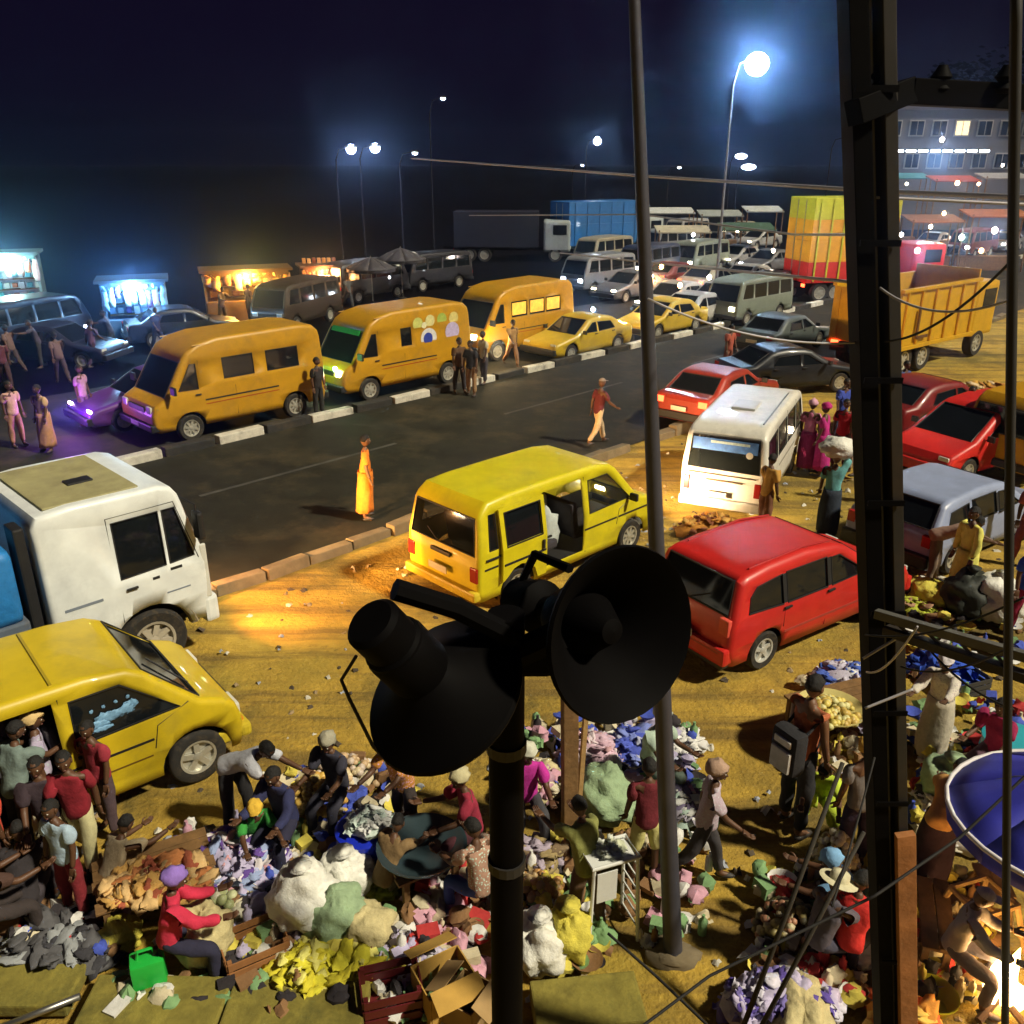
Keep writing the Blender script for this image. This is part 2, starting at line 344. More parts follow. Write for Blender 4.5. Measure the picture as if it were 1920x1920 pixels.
class Car:
    """x forward, y left, z up; origin on the ground below the middle of the body"""
    def __init__(s, name, label, cat, loc, az, out, glass, W, belt, tum, pm, wins=(), lwins=None, rwins=None, wheels=(), ww=.2, r=.075, zmax=.85, group=None, seats=True, gmat=None, seal=True, rim='steel', rimmat=None, wellm=None):
        s.root = thing(name, label, cat, loc, rz(az), group); s.out = out; s.W = W; s.belt = belt; s.tum = tum; s.zt = max(p[1] for p in out); s.zmax = zmax; s.r = r; s.z0 = out[0][1]
        gm = gmat or GLASS
        lw = list(wins if lwins is None else lwins); rw = list(wins if rwins is None else rwins)
        bm = bmesh.new(); O0 = out; inn = offset(out, r)
        bot = []
        for (wx, wr) in sorted(wheels):
            ar = wr * 1.2; dz = s.z0 - wr; a = math.asin(max(-1, min(1, dz / ar)))
            bot += arc(wx, wr, ar, math.pi - a, a, 12)
        side = inn + bot
        for sg, hol in ((1, lw), (-1, rw)):
            es = []
            for loop in [side] + [h[0] if isinstance(h, tuple) and isinstance(h[0], list) else h for h in hol]:
                vv = [bm.verts.new((p[0], sg * W / 2, p[1])) for p in loop]
                es += [bm.edges.new((vv[i], vv[(i + 1) % len(vv)])) for i in range(len(vv))]
            bmesh.ops.triangle_fill(bm, use_beauty=True, use_dissolve=False, edges=es)
        gw = W / 2 - r - .045
        rows = [(r, W / 2), (r * .62, W / 2 - r * .076), (r * .293, W / 2 - r * .293), (r * .076, W / 2 - r * .62), (0, W / 2 - r), (0, gw)]
        rows = rows + [(a, -b) for a, b in rows[::-1]]
        RV = []
        for (d, y) in rows: RV.append([bm.verts.new((p[0], y, p[1])) for p in (offset(out, d) if d else out)])
        mid = len(rows) // 2 - 1
        for k in range(len(rows) - 1):
            for i in range(len(out) - 1):
                if k == mid and i in glass: continue
                bm.faces.new((RV[k][i], RV[k][i + 1], RV[k + 1][i + 1], RV[k + 1][i]))
        bmesh.ops.remove_doubles(bm, verts=bm.verts, dist=2e-4)
        for zc in (s.z0 + .18, zmax * .8, zmax, belt, belt + (s.zt - belt) * .35, belt + (s.zt - belt) * .7):
            bmesh.ops.bisect_plane(bm, geom=bm.verts[:] + bm.edges[:] + bm.faces[:], plane_co=(0, 0, zc), plane_no=(0, 0, 1))
        for v in bm.verts: v.co.y *= s.sc(v.co.z)
        bmesh.ops.recalc_face_normals(bm, faces=bm.faces)
        me = bpy.data.meshes.new('body'); bm.to_mesh(me); bm.free(); me.materials.append(pm)
        me.polygons.foreach_set('use_smooth', [True] * len(me.polygons)); me.set_sharp_from_angle(angle=R(34))
        s.body = bpy.data.objects.new('body', me); link(s.body, s.root)
        sm = s.body.modifiers.new('thickness', 'SOLIDIFY'); sm.thickness = .022; sm.offset = -1
        for sg, hol in ((1, lw), (-1, rw)):
            for h in hol:
                kind = 'glass'
                if isinstance(h, tuple) and isinstance(h[0], list): h, kind = h
                if kind == 'open': continue
                mb = MB(); mb.add([(p[0], sg * (s.hw(p[1]) - .014), p[1]) for p in h], [tuple(range(len(h)))])
                p_ = mb.build('side_window', gm, s.root)
                if seal: MB().tube([(p[0], sg * (s.hw(p[1]) + .001), p[1]) for p in h], .013, 5, closed=True).build('window_seal', BLACK, p_)
        for i in glass:
            a, b = offset(out, .012)[i], offset(out, .012)[i + 1]; y = gw
            mb = MB(); q = [(a[0], y * s.sc(a[1]), a[1]), (b[0], y * s.sc(b[1]), b[1]), (b[0], -y * s.sc(b[1]), b[1]), (a[0], -y * s.sc(a[1]), a[1])]
            mb.add(q, [(0, 1, 2, 3)]); o = mb.build('windscreen' if a[0] > 0 else 'rear_window', gm, s.root)
            if seal:
                n = Vector((out[i + 1][1] - out[i][1], 0, out[i][0] - out[i + 1][0])).normalized() * .014
                MB().tube([Vector(p) + n for p in q], .014, 5, closed=True).build('window_seal', BLACK, o)
        xs = [p[0] for p in out]; s.xf, s.xr = max(xs), min(xs)
        mb = MB().box(((s.xf + s.xr) / 2, 0, s.z0 + .06), (s.xf - s.xr - .35, W * .86, .10))
        for (wx, wr) in wheels: mb.tube([(wx, -W * .45, wr), (wx, W * .45, wr)], .06, 8)
        for (wx, wr) in wheels:
            for sg in (1, -1): mb.box((wx, sg * (W / 2 - .27), s.z0 + .25), (wr * 2.3, .04, wr * 1.3))
        mb.build('chassis', DARK, s.root)
        for (wx, wr) in wheels:
            for sg in (1, -1): wheel(s.root, wx, sg * (W / 2 * .985 - ww / 2), wr, ww, sg, rimmat, rim)
        if seats:
            for x in seats if isinstance(seats, (list, tuple)) else (.35, -.6, -1.4):
                mb = MB(); mb.box((x, 0, belt * .62), (.5, W * .78, .16), ch=.05); mb.box((x - .25, 0, belt * .9), (.14, W * .78, .62), Matrix.Rotation(-.15, 3, 'Y'), ch=.05); mb.build('seat', SEAT, s.root)
    def sc(s, z):
        if z < s.zmax: return 1 - .07 * ((s.zmax - z) / s.zmax) ** 2
        if z < s.belt: return 1.0
        return 1 - s.tum * ((z - s.belt) / max(.01, s.zt - s.belt))
    def hw(s, z): return s.W / 2 * s.sc(z)
    def part(s, name, mb, m, parent=None, smooth=None): return mb.build(name, m, parent or s.root, smooth)
    def seam(s, pts, sides=(1, -1), rad=.007, name='door_seam'):
        for sg in sides: s.part(name, MB().tube([(p[0], sg * (s.hw(p[1]) + .0005), p[1]) for p in pts], rad, 4), BLACK)
    def stripe(s, x0, x1, z0, z1, m, sides=(1, -1), th=.004, name='stripe'):
        for sg in sides:
            mb = MB(); n = 8; vs = []; fs = []
            for i in range(n + 1):
                x = x0 + (x1 - x0) * i / n
                for z in (z0, z1):
                    for e in (-.004, th): vs.append((x, sg * (s.hw(z) + e), z))
            for i in range(n):
                a = i * 4; b = a + 4
                fs += [(a + 1, b + 1, b + 3, a + 3), (a, a + 1, b + 1, b)[::-1], (a + 2, b + 2, b + 3, a + 3)[::-1]]
            fs += [(0, 1, 3, 2), (n * 4, n * 4 + 2, n * 4 + 3, n * 4 + 1)]
            mb.add(vs, fs); s.part(name, mb, m)
    def handle(s, x, z, sides=(1, -1), m=None):
        for sg in sides: s.part('door_handle', MB().box((x, sg * (s.hw(z) + .018), z), (.16, .03, .035), ch=.01), m or BLACK)
    def mirror(s, x, z, sides=(1, -1), big=1.0):
        for sg in sides:
            y = s.hw(z); mb = MB().box((x + .02, sg * (y + .13 * big), z + .06), (.07, .17 * big, .14 * big), ch=.02); mb.tube([(x, sg * (y - .01), z), (x + .02, sg * (y + .09 * big), z + .04)], .014, 6); s.part('mirror', mb, BLACK)
    def bumper(s, front, z, h=.17, d=.14, m=None):
        x = s.xf + .02 if front else s.xr - .02; mb = MB().box((x, 0, z), (d, s.W * .985, h), ch=.045)
        e = -1 if front else 1
        for sg in (1, -1): mb.box((x + e * .22, sg * (s.W / 2 * .95 - .02), z), (.40, .07, h * .95), ch=.03)
        s.part('front_bumper' if front else 'rear_bumper', mb, m or BLACK)
    def lights(s, front, z, y, d=(.05, .26, .17), m=None, x=None, inset=0.0):
        if x is None: x = (s.xf if front else s.xr)
        for sg in (1, -1): s.part('headlight' if front else 'tail_light', MB().box((x, sg * y, z), d, ch=.02), m or (HLAMP if front else TAIL))
    def plate(s, front, z, y=0): s.part('number_plate', MB().box(((s.xf + .09) if front else (s.xr - .095), y, z), (.012, .46, .12), ch=.003), PLATE)
    def beam(s, z, y, energy, color=(1, .72, .34), ang=62, drop=.16):
        for sg in (1, -1): lamp('headlight_beam', 'SPOT', (s.xf + .12, sg * y, z), energy, color, s.root, spot_size=R(ang), spot_blend=1.0, shadow_soft_size=.08, aim=(1, 0, -drop))

# ---- outlines (front bottom -> over the roof -> rear bottom)
T4 = [(2.30, .30), (2.37, .48), (2.35, .70), (2.26, .88), (2.05, 1.0), (1.62, 1.13), (1.06, 1.77), (.88, 1.89), (.45, 1.955), (-.6, 1.97), (-1.6, 1.965), (-2.08, 1.93), (-2.24, 1.80), (-2.30, 1.70), (-2.39, 1.10), (-2.41, .72), (-2.40, .45), (-2.36, .30)]
T4G = (5, 13)
BUS = [(2.18, .34), (2.27, .52), (2.26, .85), (2.20, 1.10), (1.90, 1.78), (1.74, 1.92), (1.4, 1.99), (0, 2.02), (-1.6, 2.0), (-2.15, 1.95), (-2.30, 1.86), (-2.34, 1.80), (-2.40, 1.12), (-2.42, .60), (-2.38, .34)]
BUSG = (3, 11)
LT = [(2.48, .38), (2.60, .55), (2.60, .85), (2.50, 1.08), (2.18, 1.25), (1.66, 2.08), (1.48, 2.32), (1.15, 2.50), (.6, 2.60), (-1.9, 2.62), (-2.35, 2.56), (-2.52, 2.40), (-2.56, 2.22), (-2.60, 1.35), (-2.60, .60), (-2.56, .38)]
LTG = (4, 12)
MPV = [(2.06, .26), (2.14, .42), (2.13, .62), (2.02, .76), (1.25, .98), (.42, 1.50), (.18, 1.58), (-.5, 1.645), (-1.3, 1.62), (-1.76, 1.56), (-1.90, 1.50), (-2.07, 1.02), (-2.13, .85), (-2.15, .50), (-2.08, .26)]
MPVG = (4, 10)
SED = [(2.18, .26), (2.26, .42), (2.24, .60), (2.10, .72), (1.02, .92), (.30, 1.36), (.02, 1.42), (-.55, 1.44), (-.95, 1.40), (-1.15, 1.34), (-1.72, 1.0), (-2.15, .96), (-2.24, .85), (-2.26, .5), (-2.18, .26)]
SEDG = (4, 9)
T4W_F = [(1.36, 1.17), (.24, 1.14), (.26, 1.73), (.78, 1.73)]
T4W_M = [(.06, 1.14), (-.92, 1.14), (-.92, 1.76), (.06, 1.76)]
T4W_R = [(-1.06, 1.14), (-2.10, 1.14), (-2.03, 1.76), (-1.06, 1.76)]
YEL = paint('danfo_yellow', (.62, .46, .014), .55)
YEL2 = paint('danfo_yellow_bright', (.70, .60, .012), .45)
ORY = paint('danfo_amber', (.52, .27, .008), .6)

def danfo_details(c, stripes=True, van=True, sides=(1, -1)):
    c.bumper(True, .44); c.bumper(False, .44)
    c.mirror(1.30, 1.14)
    if stripes:
        c.stripe(-2.25, -1.99, .84, .875, BLACK); c.stripe(-1.98, .95, .84, .875, BLACK)
        c.stripe(.99, 2.0, .84, .875, BLACK)

# ---- van C: bright yellow van in the middle, sliding door open
cC = UV(10.95, 10.15)
c = Car('yellow_minibus', 'bright yellow minibus with its sliding door open behind the two horn loudspeakers', 'minibus', cC, 46, T4, T4G, 1.84, 1.12, .15, YEL2,
        lwins=[T4W_F, T4W_M, T4W_R], rwins=[T4W_F, ([(.10, .46), (-.86, .46), (-.88, 1.80), (.10, 1.80)], 'open'), [(-1.98, 1.16), (-2.16, 1.16), (-2.10, 1.74), (-1.98, 1.74)]], wheels=((1.46, .33), (-1.52, .33)), group='yellow danfo minibuses')
c.bumper(True, .44); c.bumper(False, .42, m=paint('danfo_bumper', (.62, .48, .03), .6))
c.mirror(1.30, 1.14); c.stripe(.12, 1.0, .84, .875, BLACK); c.stripe(1.05, 1.95, .84, .875, BLACK, th=.006); c.stripe(-2.28, -1.98, .84, .875, BLACK); c.stripe(-.9, .1, .84, .875, BLACK, sides=(1,))
c.seam([(.16, .42), (.16, 1.82)]); c.seam([(1.0, .72), (1.06, 1.0), (1.46, 1.16)])
# the slid-back door
dm = MB(); dx0, dx1 = -.92, -1.94
for sg in (-1,):
    bmd = bmesh.new(); es = []
    for loop in ([(dx0, .40), (dx1 + .06, .62), (dx1, .80), (dx1 + .02, 1.80), (dx0, 1.80)][::1] and [(dx0, .40), (-1.12, .40), (-1.2, .60), (-1.36, .74), (-1.52, .78), (-1.70, .74), (-1.84, .62), (dx1, .56), (dx1, 1.80), (dx0, 1.80)], [(dx0 - .10, 1.16), (dx1 + .10, 1.16), (dx1 + .10, 1.73), (dx0 - .10, 1.73)]):
        vv = [bmd.verts.new((p[0], -c.W / 2 - .055, p[1])) for p in loop]; es += [bmd.edges.new((vv[i], vv[(i + 1) % len(vv)])) for i in range(len(vv))]
    bmesh.ops.triangle_fill(bmd, use_beauty=True, use_dissolve=False, edges=es)
    for zc in (.68, .85, 1.12, 1.4): bmesh.ops.bisect_plane(bmd, geom=bmd.verts[:] + bmd.edges[:] + bmd.faces[:], plane_co=(0, 0, zc), plane_no=(0, 0, 1))
    for v in bmd.verts: v.co.y = -(c.hw(v.co.z) + .055)
    me = bpy.data.meshes.new('sliding_door'); bmd.to_mesh(me); bmd.free(); me.materials.append(YEL2)
    do = bpy.data.objects.new('sliding_door', me); link(do, c.root); q = do.modifiers.new('t', 'SOLIDIFY'); q.thickness = .045; q.offset = 0
    g_ = [(dx0 - .10, 1.16), (dx1 + .10, 1.16), (dx1 + .10, 1.73), (dx0 - .10, 1.73)]
    pn = MB().add([(p[0], -(c.hw(p[1]) + .05), p[1]) for p in g_], [(0, 1, 2, 3)]).build('door_window', DGLASS, do)
    MB().tube([(p[0], -(c.hw(p[1]) + .08), p[1]) for p in g_], .014, 5, closed=True).build('window_seal', BLACK, pn)
    MB().box((dx0 - .10, -(c.hw(.95) + .10), .98), (.05, .03, .16), ch=.01).build('door_handle', BLACK, do)
    MB().box(((dx0 + dx1) / 2, -(c.hw(.86) + .082), .86), (.96, .012, .035)).build('stripe', BLACK, do)
c.part('door_rail', MB().box((-1.5, -(c.hw(.98) + .01), 1.02), (1.5, .03, .03)), BLACK)
c.lights(True, .72, .62, x=2.34, m=HLON)
c.lights(False, .78, .80, d=(.05, .17, .26), x=-2.405)
c.part('tailgate_handle', MB().box((-2.43, 0, .96), (.04, .5, .07), ch=.015), BLACK); c.plate(False, .70)
c.part('rear_wiper', MB().tube([(-2.42, .05, 1.12), (-2.40, .35, 1.3)], .01, 5), BLACK)
c.part('passenger_cloth', MB().blob((-.35, -.35, .85), (.25, .3, .42), 4, .2).blob((-.1, .1, 1.05), (.22, .25, .36), 9, .2), cloth((.50, .56, .55), .3), smooth=180)
c.beam(.70, .6, 1300, color=(1, .66, .36), ang=90, drop=-.04)
VAN_C = c
# ---- van B: lower left, cut by the left edge
pB = G(375, 1470); fB = Vector((math.sin(R(53)), math.cos(R(53)), 0)); lB = Vector((-fB.y, fB.x, 0))
cB = pB - fB * 1.48 + lB * .86
LZ = lambda z: z if z < 1.0 else 1.0 + (z - 1.0) * .84
T4B = [((1.60 + (x - 1.60) * .62 if x > 1.60 else x), LZ(z)) for x, z in T4]; LW_ = lambda w_: [(x, LZ(z)) for x, z in w_]
c = Car('yellow_minibus', 'yellow minibus at the left edge with alloy wheel and blue sticker on its door window', 'minibus', (cB.x, cB.y, 0), 50, T4B, T4G, 1.86, 1.10, .15, YEL,
        lwins=[LW_(T4W_F), LW_(T4W_M), LW_(T4W_R)], rwins=[LW_(T4W_F), ([(.10, .46), (-.98, .46), (-.98, 1.66), (.10, 1.66)], 'open'), LW_(T4W_R)], wheels=((1.48, .35), (-1.52, .35)), rim='alloy', group='yellow danfo minibuses', gmat=DGLASS)
c.bumper(True, .46, m=paint('danfo_bumper', (.62, .48, .03), .6)); c.bumper(False, .44); c.mirror(1.30, 1.14, sides=(1,))
c.stripe(.14, 1.02, .83, .86, BLACK); c.stripe(.14, .98, .63, .65, M('sticker_brown', (.16, .09, .01), .5)); c.seam([(.16, .42), (.16, 1.68)]); c.seam([(1.02, .72), (1.08, 1.0), (1.46, 1.16)])
c.handle(.30, .98); c.lights(True, .74, .66, d=(.10, .34, .16), x=2.03); c.lights(True, .55, .70, d=(.06, .2, .07), x=2.09, m=M('indicator', (.7, .25, .02), .3)); c.lights(False, .8, .8)
SB = M('sticker_blue', (.22, .45, .85), .6, var=.45, scale=25)
for i, (x, z, a_, b_) in enumerate(((.46, 1.25, .13, .055), (.60, 1.30, .14, .07), (.76, 1.31, .12, .06), (.86, 1.36, .07, .05), (.52, 1.20, .10, .03))): c.part('window_sticker', MB().blob((x, -(c.hw(z) - .006), z), (a_, .006, b_), i + 3, .35, 3.5, 20, 10), SB, smooth=180)
for i in range(4): c.part('window_sticker', MB().blob((.45 + i * .13, -(c.hw(1.43)), 1.43 + .010 * i), (.022, .008, .022), i, .2, nu=8, nv=5), SB)
c.part('roof_strip', MB().box((.15, 0, 1.815), (.03, 1.4, .02)), paint('roof_gutter', (.40, .30, .02)))
c.part('wiper', MB().tube([(1.61, -.5, 1.145), (1.25, -.25, 1.50)], .012, 5), BLACK)
c.part('grille', MB().box((2.065, 0, .72), (.03, .9, .12), ch=.01), BLACK)

# ---- truck A: white cab-over lorry with blue load
W_T = 2.35; TR = [(1.02, .62), (1.10, .80), (1.10, 1.50), (1.06, 1.75), (.84, 2.60), (.76, 2.72), (.58, 2.78), (-.6, 2.80), (-1.02, 2.76), (-1.10, 2.62), (-1.10, .78), (-1.06, .72)]
pA = G(285, 1178, .75); cA = pA - Vector((S2, S2, 0)) * .15 + Vector((-S2, S2, 0)) * (W_T / 2)
TW = paint('lorry_white', (.80, .85, .88), .4)
c = Car('cargo_lorry', 'white cab-over lorry with pale roof and blue load at the left edge', 'lorry', (cA.x, cA.y, 0), 45, TR, (3,), W_T, 1.5, .045, TW,
        wins=[[(.92, 1.66), (.56, 1.64), (.56, 2.44), (.74, 2.44)], [(.50, 1.64), (-.14, 1.62), (-.14, 2.44), (.50, 2.44)]], wheels=((.18, .50),), ww=.3, r=.07, zmax=1.3, gmat=DGLASS, seats=[-.1], rimmat=M('dusty_rim', (.42, .38, .30), .6))
c.seam([(-.20, .98), (-.20, 2.52), (.74, 2.52), (.98, 1.60)]); c.handle(-.02, 1.45); c.stripe(-.92, -.42, 1.40, 1.44, M('lorry_lettering', (.20, .24, .30), .6)); c.stripe(.28, .38, 1.47, 1.51, BLACK); c.stripe(.55, .72, 1.53, 1.57, BLACK); c.stripe(.45, .80, 1.20, 1.22, M('lorry_lettering', (.20, .24, .30), .6))
mb = MB(); mb.box((1.08, 0, .72), (.22, W_T * 1.0, .42), ch=.06); c.part('front_bumper', mb, TW)
c.lights(True, .78, .90, d=(.06, .34, .18), x=1.18, m=HLON)
for sg in (1, -1):
    c.part('wheel_arch', MB().tube([(.18 + .66 * math.cos(a), sg * (W_T / 2 - .10), .50 + .66 * math.sin(a)) for a in [R(t) for t in range(8, 173, 12)]], .09, 6), M('arch_dusty', (.26, .22, .14), .9))
    c.part('mirror', MB().box((.98, sg * (W_T / 2 + .14), 2.15), (.10, .20, .42), ch=.04).tube([(.86, sg * (W_T / 2 - .12), 2.55), (.98, sg * (W_T / 2 + .1), 2.45), (.98, sg * (W_T / 2 + .1), 2.0)], .018, 6), BLACK)
for sg in (1, -1): c.part('corner_deflector', MB().box((1.06, sg * (W_T / 2 - .03), 1.35), (.10, .05, .85), ch=.02), paint('deflector', (.70, .71, .66), .4))
c.part('roof_hatch', MB().box((-.15, -.2, 2.815), (.34, .22, .04), ch=.01), BLACK)
c.part('roof_panel', MB().box((-.25, 0, 2.795), (1.25, 1.9, .03), ch=.012), M('roof_dusty', (.36, .33, .16), .8, var=.3, scale=3, dirt=.5))
c.part('chassis_rail', MB().box((-3.4, .4, .80), (6.4, .1, .24)).box((-3.4, -.4, .80), (6.4, .1, .24)), DARK)
c.part('air_stack', MB().box((-1.22, -.85, 1.7), (.14, .35, 1.9), ch=.03), BLACK)
for x in (-4.6, -5.8):
    for sg in (1, -1): wheel(c.root, x, sg * 1.0, .50, .30, sg)
c.part('cargo_box', MB().box((-4.0, 0, 1.22), (5.3, 2.4, .5), ch=.03), M('lorry_bed', (.10, .13, .18), .6, dirt=.5))
c.part('cargo_cover', MB().box((-4.0, 0, 1.95), (5.25, 2.36, 1.0), ch=.12).blob((-4.0, 0, 2.3), (2.55, 1.1, .45), 3, .10, 2.2, 24, 14), M('tarp_blue', (.02, .20, .55), .55, var=.3, scale=6, bump=.5), smooth=180)
c.beam(.80, .9, 800, color=(1, .42, .11), ang=130, drop=.12); c.beam(.86, .9, 5200, color=(1, .56, .20), ang=38, drop=.06)

# ---- bus D: white minibus seen from behind
azD = 26; fD = Vector((math.sin(R(azD)), math.cos(R(azD)), 0)); lD = Vector((-fD.y, fD.x, 0)); pD = G(1425, 992)
cD = pD + fD * 2.42 + lD * .86
WHT = paint('minibus_white', (.76, .74, .66), .55)
BW = [[(1.85, 1.20), (1.02, 1.18), (1.02, 1.78), (1.60, 1.78)], [(.90, 1.18), (-.05, 1.18), (-.05, 1.78), (.90, 1.78)], [(-.17, 1.18), (-1.10, 1.18), (-1.10, 1.78), (-.17, 1.78)], [(-1.22, 1.18), (-2.18, 1.18), (-2.12, 1.74), (-1.22, 1.78)]]
c = Car('white_minibus', 'white minibus seen from behind with a blue banner across its rear window', 'minibus', (cD.x, cD.y, 0), azD, BUS, BUSG, 1.72, 1.16, .10, WHT, wins=BW, wheels=((1.35, .32), (-1.35, .32)), r=.085)
c.bumper(False, .42, h=.2, m=WHT); c.bumper(True, .44, m=WHT); c.lights(False, .78, .72, d=(.05, .13, .30), x=-2.41); c.lights(True, .8, .6, x=2.25, m=HLON); c.plate(False, .62, .1)
c.seam([(.96, .42), (.96, 1.9)]); c.seam([(-.11, .42), (-.11, 1.9)]); c.stripe(-.9, 1.0, .88, .93, M('grey_stripe', (.30, .28, .24), .5)); c.mirror(1.8, 1.22)
c.part('rear_banner', MB().box((-2.395, 0, 1.64), (.012, 1.30, .24), Matrix.Rotation(R(4.6), 3, 'Y')), M('banner_blue', (.08, .24, .85), .5, var=.45, scale=7))
c.part('banner_mark', MB().box((-2.405, -.1, 1.70), (.006, .78, .05), Matrix.Rotation(R(4.6), 3, 'Y')), M('banner_pale', (.55, .82, .9), .5, var=.4, scale=12))
c.part('sticker_disc', MB().tube([(-2.42, -.50, 1.50), (-2.41, -.50, 1.50)], .07, 14), PLATE)
c.part('tailgate_line', MB().box((-2.425, 0, 1.02), (.012, 1.36, .018)).box((-2.43, -.05, .90), (.02, .75, .03)), M('seam_brown', (.10, .07, .04), .8))
c.part('roof_vent', MB().box((-.6, 0, 2.04), (.7, .5, .06), ch=.02), paint('vent', (.6, .6, .55)))
c.part('roof_rack', MB().tube([(.9, -.62, 2.03), (-1.9, -.62, 2.03)], .016, 6), STEEL)

# ---- red MPV
azE = 56; fE = Vector((math.sin(R(azE)), math.cos(R(azE)), 0)); lE = Vector((-fE.y, fE.x, 0)); pE = G(1422, 1250)
cE = pE + fE * 1.36 + lE * .78
RED = paint('car_red', (.60, .022, .018), .3)
MW = [[(.86, 1.02), (.02, 1.0), (.02, 1.43), (.22, 1.42)], [(-.08, 1.0), (-.98, 1.0), (-.98, 1.45), (-.08, 1.45)], [(-1.07, 1.0), (-1.80, 1.04), (-1.74, 1.26), (-1.60, 1.38), (-1.07, 1.44)]]
c = Car('red_estate_car', 'red people carrier parked right of the horn loudspeakers', 'car', (cE.x, cE.y, 0), azE, MPV, MPVG, 1.74, .98, .16, RED, wins=MW, wheels=((1.32, .31), (-1.36, .31)), rim='alloy', seats=[.2, -.7], r=.10, zmax=.7, rimmat=M('bright_rim', (.62, .63, .60), .4, .3), gmat=DGLASS)
c.bumper(False, .44, h=.26, m=RED); c.bumper(True, .42, h=.26, m=RED); c.lights(False, .88, .73, d=(.08, .18, .26), x=-2.12, m=M('tail_lamp_bright', (.75, .10, .07), .25)); c.lights(True, .66, .68, x=2.08); c.plate(False, .60); c.handle(-.0, .93); c.handle(-.98, .93); c.part('lower_valance', MB().box((-2.14, 0, .30), (.16, 1.62, .12), ch=.03), BLACK)
c.stripe(-.085, .025, 1.01, 1.44, BLACK, name='pillar_trim'); c.stripe(-1.075, -.975, 1.01, 1.44, BLACK, name='pillar_trim'); c.stripe(-.98, .95, .50, .54, M('bump_strip', (.40, .05, .04), .5)); c.seam([(-.03, .34), (-.03, 1.02)]); c.seam([(-1.02, .62), (-1.02, 1.02)]); c.seam([(1.0, .36), (1.02, 1.0)]); c.mirror(.92, 1.0)
c.part('roof_rail', MB().tube([(.2, -.60, 1.60), (-.5, -.62, 1.67), (-1.6, -.60, 1.60)], .016, 6), paint('roof_rail', (.45, .02, .02))); c.part('roof_rail', MB().tube([(.2, .60, 1.60), (-.5, .62, 1.67), (-1.6, .60, 1.60)], .016, 6), paint('roof_rail', (.45, .02, .02)))
c.part('bumper_strip', MB().box((-2.235, 0, .50), (.012, 1.5, .03)), M('bump_strip', (.40, .05, .04), .5)); c.part('rear_wiper', MB().tube([(-2.09, 0, 1.06), (-2.0, -.3, 1.2)], .01, 5), BLACK)

# ---- silver hatchback at the right
azF = 55; fF = Vector((math.sin(R(azF)), math.cos(R(azF)), 0)); lF = Vector((-fF.y, fF.x, 0)); pF = G(1778, 1072)
cF = pF + fF * 1.30 + lF * .78
EST = [(2.18, .26), (2.26, .42), (2.24, .60), (2.10, .72), (1.05, .92), (.33, 1.36), (.05, 1.43), (-.6, 1.46), (-1.5, 1.42), (-1.75, 1.36), (-2.08, .98), (-2.20, .80), (-2.22, .50), (-2.15, .26)]
ESW = [[(.70, .95), (-.05, .93), (-.05, 1.29), (.15, 1.27)], [(-.15, .93), (-.95, .93), (-.95, 1.31), (-.15, 1.31)], [(-1.05, .93), (-1.76, .96), (-1.62, 1.22), (-1.05, 1.28)]]
c = Car('silver_estate_car', 'silver blue estate car at the right beyond the utility pole', 'car', (cF.x, cF.y, 0), azF, EST, (4, 9), 1.74, .92, .17, paint('car_silver', (.30, .36, .55), .25), wins=ESW, wheels=((1.36, .31), (-1.34, .31)), rim='alloy', seats=[.2, -.7], r=.09, zmax=.65, gmat=DGLASS)
c.stripe(-.155, -.045, .94, 1.28, BLACK, name='pillar_trim')
c.bumper(False, .44, h=.26); c.bumper(True, .42, h=.26); c.lights(False, .80, .74, d=(.10, .17, .22), x=-2.16); c.lights(True, .63, .66, x=2.17, m=HLON); c.plate(False, .60); c.handle(-.0, .93); c.handle(-.98, .93); c.seam([(-.03, .34), (-.03, 1.02)]); c.mirror(.92, 1.0)

# ---- amber buses on the far carriageway, all facing left
LTF = [(1.85, 1.38), (1.30, 1.36), (1.30, 2.02), (1.45, 2.02)]
def ltwins(*xs): return [LTF] + [[(a, 1.52), (b, 1.52), (b, 2.06), (a, 2.06)] for a, b in xs]
def amber_bus(u, v, label, wins, pm, az=225, lit=False, curtain=None, beam=0):
    p = UV(u, v)
    c = Car('amber_bus', label, 'bus', p, az, LT, LTG, 2.02, 1.4, .09, pm, wins=wins, wheels=((1.62, .36), (-1.55, .36)), ww=.22, r=.11, zmax=1.0, gmat=DGLASS, seats=[.9, -.2, -1.2], group='amber buses on the far carriageway')
    c.bumper(True, .52, h=.2); c.bumper(False, .5, h=.2); c.mirror(2.05, 1.40, big=1.5); c.stripe(-1.05, 1.15, 1.02, 1.06, BLACK); c.stripe(-1.05, 1.15, .92, .94, M('stripe_red', (.35, .03, .01), .5)); c.stripe(-2.5, -2.05, 1.02, 1.06, BLACK)
    c.seam([(1.22, .5), (1.22, 2.1)]); c.seam([(.25, .5), (.25, 1.3)]); c.handle(1.33, 1.22)
    c.lights(True, .95, .72, d=(.06, .24, .22), x=2.56, m=HLON if lit else HLAMP); c.lights(False, .9, .86, d=(.05, .14, .3)); c.plate(True, .54)
    c.part('grille', MB().box((2.57, 0, .92), (.05, .95, .16), ch=.01), BLACK)
    c.part('gutter', MB().tube([(1.3, c.hw(2.45) - .02, 2.47), (-2.4, c.hw(2.45) - .02, 2.47)], .016, 5).tube([(1.3, -c.hw(2.45) + .02, 2.47), (-2.4, -c.hw(2.45) + .02, 2.47)], .016, 5), pm)
    if beam: c.beam(.95, .7, beam, ang=70, drop=.12)
    return c
b1 = amber_bus(11.45, 22.75, 'amber bus nearest the left edge with two small side windows', ltwins((-.35, .55), (-1.75, -.75)), ORY)
